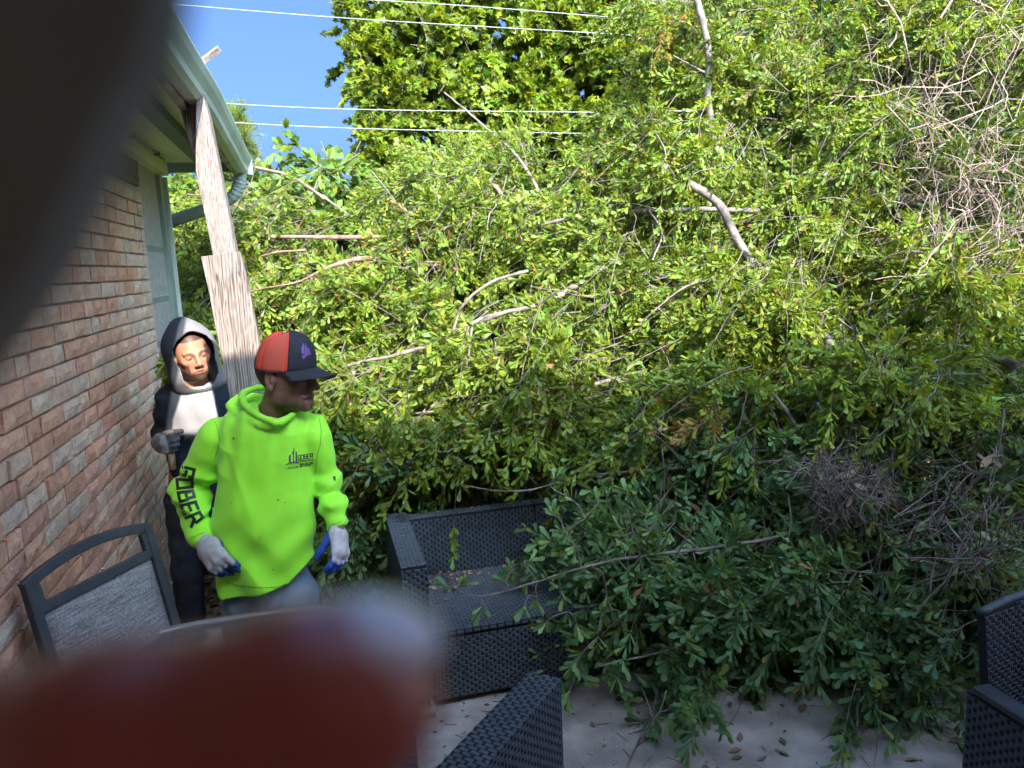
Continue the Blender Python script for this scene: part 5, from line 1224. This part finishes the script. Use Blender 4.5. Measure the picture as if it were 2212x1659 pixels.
side(11, [(1480,1010,3.9),(1440,960,3.85),(1400,930,3.9)], .007, .003); side(14, [(1680,1310,3.5),(1700,1250,3.5),(1760,1180,3.6)], .008, .004)
side(13, [(1900,1300,3.45),(1850,1260,3.4),(1780,1260,3.4)], .007, .004)

# --- the leafy branch over the sofa: its leaves are separate parts
bo = objs[12]; P = samp[12]; near_leaf = None
T, Fc = LT['oak']; T2 = T.copy(); T2[:, 2] += .02*np.abs(T2[:, 1])*6*.4
leaf_me = []
for k in range(5):
    c = leafcols(1, (.19, .31, .105), .15, 0)[0]; VV = T2*[1, 1.05, 1]; VV[:, 2] += .05*(k-2)*(VV[:, 0]**2)
    leaf_me.append(fastmesh('leaf', VV, [np.array([f for f in Fc if len(f) == 3]), np.array([f for f in Fc if len(f) == 4])], smooth=True, col=np.repeat(c[None], len(T), 0)))
    leaf_me[-1].materials.append(M['leaf'])
def place_leaf(name, me, p, d, n, s, parent):
    o = bpy.data.objects.new(name, me); COL.objects.link(o)
    d = unit(d); n = unit(n-d*(n@d)); y = np.cross(n, d); mt = Matrix([[d[0], y[0], n[0], p[0]], [d[1], y[1], n[1], p[1]], [d[2], y[2], n[2], p[2]], [0, 0, 0, 1]]) @ Matrix.Scale(s, 4)
    if parent is not None: o.parent = parent; o.matrix_parent_inverse = Matrix.Translation(-Vector(parent.location))
    o.matrix_basis = mt; return o
nl_ = 0; twigP = []
tips = [(1000,1262,3.18),(962,1268,3.17),(1040,1320,3.15),(1082,1250,3.2),(1130,1320,3.15),(1105,1228,3.22),(1160,1300,3.2),(1175,1352,3.15),(1190,1250,3.22),(1215,1290,3.2),(1240,1185,3.28),(1230,1330,3.2),(1150,1212,3.3),(1250,1360,3.2),
        (1275,1250,3.26),(1300,1180,3.32),(1310,1300,3.26),(1340,1240,3.32),(1290,1390,3.2),(1235,1440,3.15),(1265,1470,3.15),(1225,1505,3.12),(1370,1290,3.32),(1400,1240,3.36),(1420,1180,3.42),(1190,1105,3.4),(1230,1075,3.45),(1200,1030,3.5),(1260,1120,3.4),(1290,1075,3.45),(1330,1130,3.42),(1350,1060,3.5),(1400,1110,3.46),(1215,1150,3.36),(1300,1330,3.25),(1345,1360,3.25)]
tp = [D(*q) for q in tips]; tp.sort(key=lambda x: float(((P-x)**2).sum(1).min())); nodes = [p for p in P]
for tip in tp:
    nd = np.array(nodes); dd2 = ((nd-tip)**2).sum(1)**.5+.25*np.clip((tip-nd)@RT0, 0, 9); a = nd[int(dd2.argmin())]
    mid = (a+tip)/2+np.array([0, 0, .012])+rng.normal(size=3)*.02; tw_ = smoothpath([a, mid, tip], 4)[:9]; twigP.append(tw_); nodes += [tw_[4], tw_[7]]; dr = unit(tip-mid)
    q = 8
    for k in range(q):
        if nl_ >= 288: break
        al = rng.uniform(.3, 1.2); s_ = k/q*.035; pd = unit(perp(dr[None])[0]); ld = unit(dr*math.cos(al)+pd*math.sin(al))
        place_leaf('leaf', leaf_me[int(rng.integers(5))], tip-dr*s_, ld, unit(rng.normal(size=3)*.6+ZV*.8-FH*.5), float(.066*rng.uniform(.75, 1.2)), bo); nl_ += 1
V, Fq = multitube(np.array(twigP), np.linspace(.004, .0018, 9)[None]*np.ones((len(twigP), 1)), 5)
link('twigs', fastmesh('twigs', V, [Fq], smooth=True), bo, M['twig'])['kind'] = 'stuff'

# --- twig heap with dead leaves, and bare vines
def twigstuff(poly, n, lenr, r, d0, d1, nodes=6, wob=.16, db=(0, 0, 0), mat_='twig', parent=None, name='twigs'):
    U, Vv, T_ = scatter(poly, n, d0, d1); B = unproj(U, Vv, T_); n = len(B); d = unit(rng.normal(size=(n, 3))*[1, .6, 1]+np.array(db)); l = rng.uniform(*lenr, n)
    s = np.linspace(-.5, .5, nodes)[None, :, None]; P = B[:, None]+d[:, None]*s*l[:, None, None]+np.cumsum(rng.normal(size=(n, nodes, 3))*wob/nodes, 1)*l[:, None, None]
    P[..., 2] = np.maximum(P[..., 2], .02)
    V, Fq = multitube(P, r*rng.uniform(.4, 1.5, (n, 1))*np.linspace(1.2, .5, nodes)[None], 4)
    o = link(name, fastmesh(name, V, [Fq], smooth=True), parent, M[mat_]); o['kind'] = 'stuff'; return o
hp = empty('twig_heap', tuple(D(1900, 1150, 3.8))); tag(hp, 'tangled heap of bare grey twigs and dead leaves in shade at the right', 'brushwood')
twigstuff(heap, 300, (.12, .45), .0026, -.45, .1, parent=hp)
twigstuff([(1740,1000),(1900,1000),(1960,1200),(1850,1230),(1750,1120)], 420, (.08, .25), .0020, -.4, .05, parent=hp)
twigstuff(heap, 22, (.4, .9), .0050, -.2, .2, db=(-.4, 0, -.9), parent=hp)
U, Vv, T_ = scatter(heap, 170, -.3, .1); B = unproj(U, Vv, T_); n = len(B)
o = link('dead_leaves', leafmesh('dead_leaves', B, unit(rng.normal(size=(n, 3))), unit(rng.normal(size=(n, 3))-FH*.5+ZV*.5), rng.uniform(.035, .08, n), np.clip(np.array((.25,.175,.125))*(1+.3*rng.normal(size=(n, 1))), .02, .7), 'oval'), hp, M['leaf_dry']); o['kind'] = 'stuff'
vn = empty('bare_vines', tuple(D(2080, 300, 5.4))); tag(vn, 'mass of thin pinkish bare vine stems at the upper right', 'vine')
twigstuff(vines, 150, (.4, 1.4), .0026, -.5, .5, nodes=9, wob=.5, mat_='twig_pale', parent=vn, name='stems')
twigstuff([(1950,400),(2230,380),(2230,560),(2000,560)], 120, (.3, 1.0), .0026, -.6, .2, nodes=8, wob=.4, db=(.6, 0, 0), mat_='twig_pale', parent=vn, name='stems')
twigstuff(main_poly, 130, (.3, 1.1), .0036, -.35, .5, nodes=8, wob=.3, mat_='twig', parent=objs[0], name='bare_twigs')
twigstuff([(1900,0),(2212,0),(2212,300),(1980,300)], 36, (.6, 1.8), .005, -.4, .4, nodes=8, wob=.3, mat_='twig_pale', parent=vn, name='stems')

# --- standing trees behind
def tree(name, label, cat, trunk, crown_poly, n, t0, t1, kind, lsize, col, avoid=(), sub=4, spr=5, leaves=5, tr=.2, limbs=(), group=None, subl=.35, ln=(.5, 1.1), bark='bark', yellow=.04, dvar=.9, twr=.006, brown=0, db=None):
    base = np.array(trunk[0], float); r_ = empty(name, tuple(base*[1, 1, 0])); tag(r_, label, cat, group)
    lo, P = limb([np.array(p, float) for p in trunk], tr, tr*.35, M[bark], r_, 'trunk', 10, .05)
    for lm in limbs: limb(lm[0], lm[1], lm[2], M[bark], r_, 'limb', 7)
    poly = np.array(crown_poly, float); U = rng.uniform(poly[:, 0].min(), poly[:, 0].max(), n*3); Vv = rng.uniform(poly[:, 1].min(), poly[:, 1].max(), n*3); m = inpoly(U, Vv, poly)
    for a in avoid: m &= ~inpoly(U, Vv, a)
    # clumps: keep denser knots, leave gaps
    th = np.sin(U*.021+Vv*.013)+np.sin(U*.011-Vv*.027+2)+.7*np.sin(U*.043+Vv*.037+1); m &= rng.random(len(U)) < np.clip(.75+.3*th, .12, 1)
    U, Vv = U[m][:n], Vv[m][:n]; B = unproj(U, Vv, rng.uniform(t0, t1, len(U))); B[:, 2] = np.maximum(B[:, 2], .1)
    d = unit(rng.normal(size=B.shape)*dvar+(np.array([0, -.25, .1]) if db is None else np.array(db))); l = rng.uniform(*ln, len(B)); B = B-d*l[:, None]*.5
    lf, V, Fq = sprays(B, d, l, sub=sub, spr=spr, leaves=leaves, lsize=lsize, kind=kind, col=col, subl=subl, twr=twr, yellow=yellow, brown=brown)
    cr = link('crown', leafmesh('crown', *lf), r_, M['leaf']); cr['kind'] = 'stuff'
    link('twigs', fastmesh('twigs', V, Fq, smooth=True), r_, M['twig'])['kind'] = 'stuff'; return r_
def gd(u, v, t, z): p = D(u, v, t); return np.array([p[0], p[1], z])
tree('sweetgum_tree', 'tall broad tree with bright star shaped leaves against the blue sky', 'tree', [gd(1180,600,13,-.1), D(1170,420,13), D(1150,200,13), D(1130,-100,13)],
     [(735,-80),(755,60),(775,130),(795,180),(810,240),(790,290),(815,340),(815,390),(870,470),(1300,480),(1500,300),(1500,-80)], 1750, 11.2, 14.0, 'maple', .108, (.185,.265,.024),
     avoid=[[(1285,235),(1330,240),(1320,320),(1285,310)]], limbs=[([(1170,430,13),(1260,380,12.6),(1420,330,12.4)], .11, .05), ([(1160,300,13),(1300,240,12.6),(1480,250,12.4)], .12, .06), ([(1150,250,13),(1000,180,12.8),(860,150,12.6)], .08, .03), ([(1165,380,13),(980,360,12.8),(850,340,12.6)], .07, .03)], tr=.24, sub=5, spr=5, leaves=5, subl=.34, yellow=.04, ln=(.35, .8))
tree('pine_tree', 'distant pine top showing above the gutter end against the sky', 'tree', [gd(505,420,24,-.1), D(508,330,24), D(500,245,24)], [(484,236),(500,240),(520,262),(545,290),(546,318),(530,335),(500,345),(480,300)], 70, 23.5, 24.6, 'needle', .26, (.14,.20,.035), sub=5, spr=6, leaves=12, tr=.12, subl=.4, ln=(.3,.7), bark='bark_red', twr=.02, db=(0, 0, .8), dvar=.6)
tree('mulberry_tree', 'low spreading tree with large soft leaves behind the post and downspout', 'tree', [gd(600,700,8.6,-.1), D(610,600,8.6), D(640,480,8.6), D(660,400,8.6)], [(340,410),(420,395),(520,360),(560,330),(640,335),(720,330),(760,365),(800,450),(900,700),(300,760)], 420, 7.4, 9.2, 'oval', .105, (.13,.22,.035), tr=.07, limbs=[([(560,365,7.6),(620,380,7.6),(690,420,7.5),(760,470,7.5)], .018, .01)], sub=4, spr=4, leaves=4, subl=.3, ln=(.4,.8), avoid=[[(600,380),(740,375),(750,420),(640,425)]])
tree('dark_tree', 'dark green shady tree behind the brush at the top right', 'tree', [gd(1750,600,9.5,-.1), D(1760,300,9.5), D(1780,-60,9.5)], [(1480,-80),(2300,-80),(2300,560),(1600,560),(1400,400)], 560, 8.4, 10.5, 'oval', .10, (.05,.10,.022), tr=.14, sub=5, spr=5, leaves=5, subl=.35)
tree('grey_trunked_tree', 'pale grey trunk and forks rising at the upper right behind the vines', 'tree', [gd(1890,700,6.9,-.1), D(1885,350,6.9), D(1915,170,6.9), D(1960,50,6.9), D(2000,-80,6.9)], [(1850,-80),(2260,-80),(2260,200),(1900,200)], 60, 6.3, 7.4, 'oak', .07, (.15,.21,.035), tr=.085, limbs=[([(1915,160,6.9),(1990,60,6.8),(2060,-60,6.8)], .05, .03), ([(1930,120,6.9),(1900,30,6.9),(1880,-60,6.9)], .03, .02), ([(1640,560,6.4),(1820,330,6.5),(1930,230,6.6),(2010,100,6.7),(2180,-40,6.8)], .022, .016)])
hedge = [(300,560),(560,470),(900,430),(1300,420),(1700,400),(2320,380),(2320,900),(300,900)]
tree('hedge_tree', 'dense dark understorey filling the back of the yard behind the brush', 'tree', [gd(1200,800,9.0,-.1), D(1200,600,9.0), D(1190,450,9.0)], hedge, 900, 7.6, 9.4, 'oval', .13, (.07,.125,.025), tr=.1, sub=5, spr=5, leaves=5, subl=.4, ln=(.6, 1.2))
# broken stub and logs lying in the brush
for lab, pts, r0, r1, mk in (('pale broken log end lying in the sunlit leaves, right of centre', [(1385,600,5.3),(1440,605,5.25),(1475,603,5.25)], .045, .04, 'bark'), ('bare reddish stick with stripped bark hanging in the centre', [(1090,760,4.5),(1130,840,4.35),(1160,900,4.3)], .006, .004, 'bark_red')):
    P = smoothpath([D(*p) for p in pts], 4); mb = MB(); mb.tube(P, np.linspace(r0, r1, len(P)), 9); o = mb.build('log' if r0 > .02 else 'stick', M[mk], smooth=True); tag(o, lab, 'wood')

# ------------------------------------------------------------------ power lines
for lab, a, b_, c in (('highest white wire, crossing the top of the tall tree', (700,-6,10), (1000,12,10), (1330,38,10)), ('long white wire from the top left corner of the sky across the tall tree', (300,3,10), (760,40,10), (1330,74,10)),
                   ('upper of the two white wires starting at the gutter', (380,218,10), (760,236,10), (1330,243,10)), ('lower of the two white wires starting at the gutter', (400,259,10), (760,277,10), (1330,290,10))):
    A, B, Cc = D(*a), D(*b_), D(*c); e0 = A-(B-A)*1.5; e1 = Cc+(Cc-B)*1.2
    P = smoothpath([e0, A, B, Cc, e1], 6); mb = MB(); mb.tube(P, .0048, 5); o = mb.build('power_line', mat('wire_'+str(a[1]+10), (.42,.42,.43), None, .5), smooth=True); tag(o, lab, 'wire', 'overhead wires')

# ------------------------------------------------------------------ litter on the patio
dm = [fastmesh('dry_leaf', (lambda Tt: Tt)(np.array([(0,0,.0),(.25,.20,.10),(.25,-.18,.04),(.6,.22,.16),(.6,-.2,.08),(.85,.10,.05),(1,0,.14),(.45,0,-.02)])*1.0), [np.array([(0,7,1),(0,2,7),(1,7,3),(7,2,4),(7,4,6),(7,5,3) if False else (3,7,5),(5,7,6)])], smooth=True)]
M['dry'] = mat('dry_leaf_brown', (.16,.085,.05), (.30,.18,.11), .75, 12)
M['fresh'] = mat('fresh_fallen_leaf', (.05,.11,.03), (.08,.15,.04), .5, 12)
dm[0].materials.append(M['dry']); gm_ = dm[0].copy(); gm_.materials[0] = M['fresh']
LV = [((1737,1520),.085,0,'curled brown leaf lying alone on the slab, left of the hanging branch tip'), ((1575,1500+15),.05,0,'small brown leaf on the slab just behind the bare twig'), ((2195-60,1590),.05,0,'brown leaf on the slab near the wicker dining chair leg'),
      ((2022,1588),.07,0,'largest of the brown leaves in the scatter before the dining chair'), ((2050,1602),.07,0,'rumpled tan leaf at the right of the scatter before the dining chair'), ((1985,1640),.06,0,'brown leaf below the scatter, near the bottom edge'),
      ((1575,1625),.06,0,'brown leaf by the bottom edge, second from the bare twig'), ((1655,1640-8),.05,0,'curled tan leaf right of the pair of brown leaves'), ((1600,1632-30),.055,0,'upper of the pair of brown leaves in mid slab'), ((1518,1652),.06,0,'brown leaf on its side at the very bottom beside the twig'),
      ((1698,1610),.05,1,'fresh green leaf on the slab, upper of two'), ((1706,1634),.05,1,'fresh green leaf on the slab, lower of two'), ((1580,1632+6),.05,1,'fresh green leaf lying flat near the bottom edge'), ((1850,1640+2),.05,1,'single fresh green leaf below the branch tip'),
      ((1830,1606),.055,1,'fresh green leaf fallen just below the branch tip'), ((818,1613),.06,0,'pale tan leaf on the slab by the blurred fingertip'), ((1285,1571),.04,0,'small tan leaf right of the armchair arm')]
for (u, v), s_, g_, lab in LV:
    p = atZ(u, min(v, 1652), .004); a = rng.uniform(0, 6.28); o = place_leaf('fallen_leaf', gm_ if g_ else dm[0], p, np.array([math.cos(a), math.sin(a), 0]), np.array([.15*math.sin(a*3), .1, 1.0]), s_, None); tag(o, lab, 'leaf', 'single leaves fallen on the slab')
p = atZ(1158, 1456, .656); o = place_leaf('fallen_leaf', gm_, p, np.array([1., .3, 0]), np.array([0., .1, 1]), .035, None); tag(o, 'tiny pale green leaf lying on the armchair arm', 'leaf')
# small debris
n = 1700; Xs = rng.uniform(-.9, 3.5, n); Ys = rng.uniform(1.5, 4.1, n); keep = rng.random(n) < np.clip(.25+.5*(np.sin(Xs*3)*np.sin(Ys*2.3)+.2), .08, 1); Xs, Ys = Xs[keep], Ys[keep]; n = len(Xs); th = rng.uniform(0, 6.28, n)
P0 = np.stack([Xs, Ys, np.full(n, .004)], -1); dd = np.stack([np.cos(th), np.sin(th), rng.normal(size=n)*.05], -1); nn = unit(np.stack([rng.normal(size=n)*.2, rng.normal(size=n)*.2, np.ones(n)], -1)); nn = unit(nn-dd*(nn*dd).sum(1, keepdims=True))
o = link('leaf_debris', leafmesh('leaf_debris', P0, dd, nn, rng.uniform(.008, .03, n), np.clip(np.array((.16,.11,.07))*(1+.5*rng.normal(size=(n, 1))), .02, .4), 'oval'), None, M['leaf_dry']); tag(o, 'crumbs of leaf and bark scattered on the slab', 'debris', kind='stuff')
n = 110; B = np.stack([rng.uniform(.4, 3.2, n), rng.uniform(1.9, 3.2, n), np.full(n, .004)], -1); d = unit(np.stack([rng.normal(size=n), rng.normal(size=n)*.6, np.zeros(n)], -1)); sgm = np.linspace(0, 1, 4)
V, Fq = multitube(B[:, None]+d[:, None]*sgm[:, None]*rng.uniform(.02, .09, (n, 1, 1)), .0014*np.ones((n, 4)), 4)
o = link('twig_debris', fastmesh('twig_debris', V, [Fq]), None, M['twig']); tag(o, 'short broken twigs scattered on the slab', 'debris', kind='stuff')
n = 70; Xs = X0+AW+.02+rng.gamma(1.2, .16, n); Ys = Y0+.62-rng.gamma(1.1, .09, n); kk = (Xs < X0+AW+1.3) & (Ys > Y0+.05); Xs, Ys = Xs[kk], Ys[kk]; n = len(Xs); th = rng.uniform(0, 6.28, n)
P0 = np.stack([Xs, Ys, np.full(n, .374)], -1); dd = unit(np.stack([np.cos(th), np.sin(th), rng.normal(size=n)*.15], -1)); nn = unit(np.stack([rng.normal(size=n)*.3, rng.normal(size=n)*.3, np.ones(n)], -1)); nn = unit(nn-dd*(nn*dd).sum(1, keepdims=True))
o = link('seat_litter', leafmesh('seat_litter', P0, dd, nn, rng.uniform(.012, .045, n), np.clip(np.array((.34,.20,.11))*(1+.4*rng.normal(size=(n, 1))), .02, .6), 'oval'), None, M['leaf_dry']); tag(o, 'small dry leaf bits lying on the left sofa seat', 'debris', kind='stuff')
# leaf litter on the soil behind, grass tufts
n = 26000; Xs = rng.uniform(-1.6, 6, n); Ys = rng.uniform(4.17, 9, n); th = rng.uniform(0, 6.28, n); P0 = np.stack([Xs, Ys, rng.uniform(-.085, -.03, n)], -1)
dd = unit(np.stack([np.cos(th), np.sin(th), rng.normal(size=n)*.3], -1)); nn = unit(np.stack([rng.normal(size=n)*.5, rng.normal(size=n)*.5, np.ones(n)], -1)); nn = unit(nn-dd*(nn*dd).sum(1, keepdims=True))
o = link('leaf_litter', leafmesh('leaf_litter', P0, dd, nn, rng.uniform(.04, .08, n), np.clip(np.array((.17,.12,.075))*(1+.4*rng.normal(size=(n, 1))), .02, .5), 'oval'), None, M['leaf_dry']); tag(o, 'brown leaf litter covering the soil behind the patio', 'leaf litter', kind='stuff')
# upright bare twig at the bottom edge
bt = MB(); A = atZ(1345, 1690, .02)
pp = [D(1345,1690,2.55), D(1362,1640,2.6), D(1392,1580,2.62), D(1424,1538,2.64), D(1440,1490,2.66)]; P = smoothpath(pp, 4); bt.tube(P, np.linspace(.006, .002, len(P)), 6)
for q in ([D(1410,1556,2.63), D(1400,1520,2.66), D(1388,1490,2.68)], [D(1424,1538,2.64), D(1445,1532,2.66), D(1458,1512,2.68)], [D(1376,1612,2.61), D(1392,1600,2.58), D(1402,1590,2.56)], [D(1365,1640,2.6),D(1352,1625,2.6),D(1345,1618,2.6)]): bt.tube(smoothpath(q, 3), np.linspace(.003, .0012, 7), 5)
o = bt.build('bare_twig', M['twig'], smooth=True); tag(o, 'thin bare forked twig sticking up from the bottom edge of the picture', 'twig')
pv = MB(); q = atZ(925, 1538, 0); pv.box((q[0]-.10, q[1]-.05, .0), (q[0]+.03, q[1]+.06, .028)); o = pv.build('paver', M['concrete'], bevel=.006); tag(o, 'flat grey paving block peeking out at the sofa corner', 'paver')

# ------------------------------------------------------------------ the photographer's finger and a dark flap, both a few centimetres from the lens
fm, t_, b_n = newmat('finger_skin'); b_n.inputs['Base Color'].default_value = (.42,.075,.038,1); b_n.inputs['Roughness'].default_value = .38; b_n.inputs['Specular IOR Level'].default_value = .8; b_n.inputs['Coat Weight'].default_value = .8; b_n.inputs['Coat Roughness'].default_value = .15
b_n.inputs['Subsurface Weight'].default_value = .4; b_n.inputs['Subsurface Radius'].default_value = (.004, .0008, .0004); b_n.inputs['Subsurface Scale'].default_value = 1.0
TD = .058
def finger_fn(G, ax):
    a, b_, c = D(742, 1520, TD), D(250, 1640, TD*1.02), D(-700, 1800, TD*1.15)
    d = sm(rc(G, a, b_, .0072, .0082), rc(G, b_, c, .0084, .0098), .004)
    d = sm(d, ell(G, D(700, 1500, TD*1.03), (.0078, .0075, .0070)), .004)
    d = sm(d, rc(G, D(-600, 1790, TD*1.15), D(-1500, 2100, TD*1.5), .010, .016), .008)
    return d
pts = [D(760, 1500, TD), D(-1500, 2100, TD*1.5)]
fo_, _, _ = organic('hand', finger_fn, bounds(pts, .014), .0011, None, fm); fo_.location = (0, 0, 0); tag(fo_, "blurred red-brown fingertip of the photographer's hand covering the lower left corner", 'hand')
nm = mat('fingernail', (.85,.74,.74), None, .10, coat=1.0, spec=.9)
nc = D(790, 1348, TD*.99); nfr = np.stack([unit(RT*.97+UP*.06), unit(FW), unit(UP)])
def nail_fn(G, ax):
    p = (G-nc.astype(np.float32))@nfr.T.astype(np.float32)
    return smax(ell(p, (0, .002, -.0045), (.0064, .0068, .0062)), -ell(p, (0, .002, -.0062), (.0072, .0074, .0064)), .0003)
no_, _, _ = organic('fingernail', nail_fn, bounds([nc], .0105), .00045, fo_, nm)
fl_ = MB(); TF = .046
edge = [(372,-260),(352,-20),(316,80),(262,180),(212,290),(148,430),(84,560),(2,690),(-90,800),(-300,1000)]
E_ = [D(u-14, v, TF) for u, v in edge]; back = RT*-.07
V = []
for p in E_: V += [p, p+back, p+back+FW*.006, p+FW*.006]
k = len(E_); fl_.add(V, [(i*4+a, (i+1)*4+a, (i+1)*4+(a+1) % 4, i*4+(a+1) % 4) for i in range(k-1) for a in range(4)]+[(0,1,2,3), tuple((k-1)*4+a for a in (3,2,1,0))])
o = fl_.build('phone_case_flap', mat('dark_flap_leather', (.19,.215,.18), (.25,.28,.24), .75, 40), bevel=.0012); tag(o, 'dark out of focus flap covering the upper left corner close to the lens', 'case')
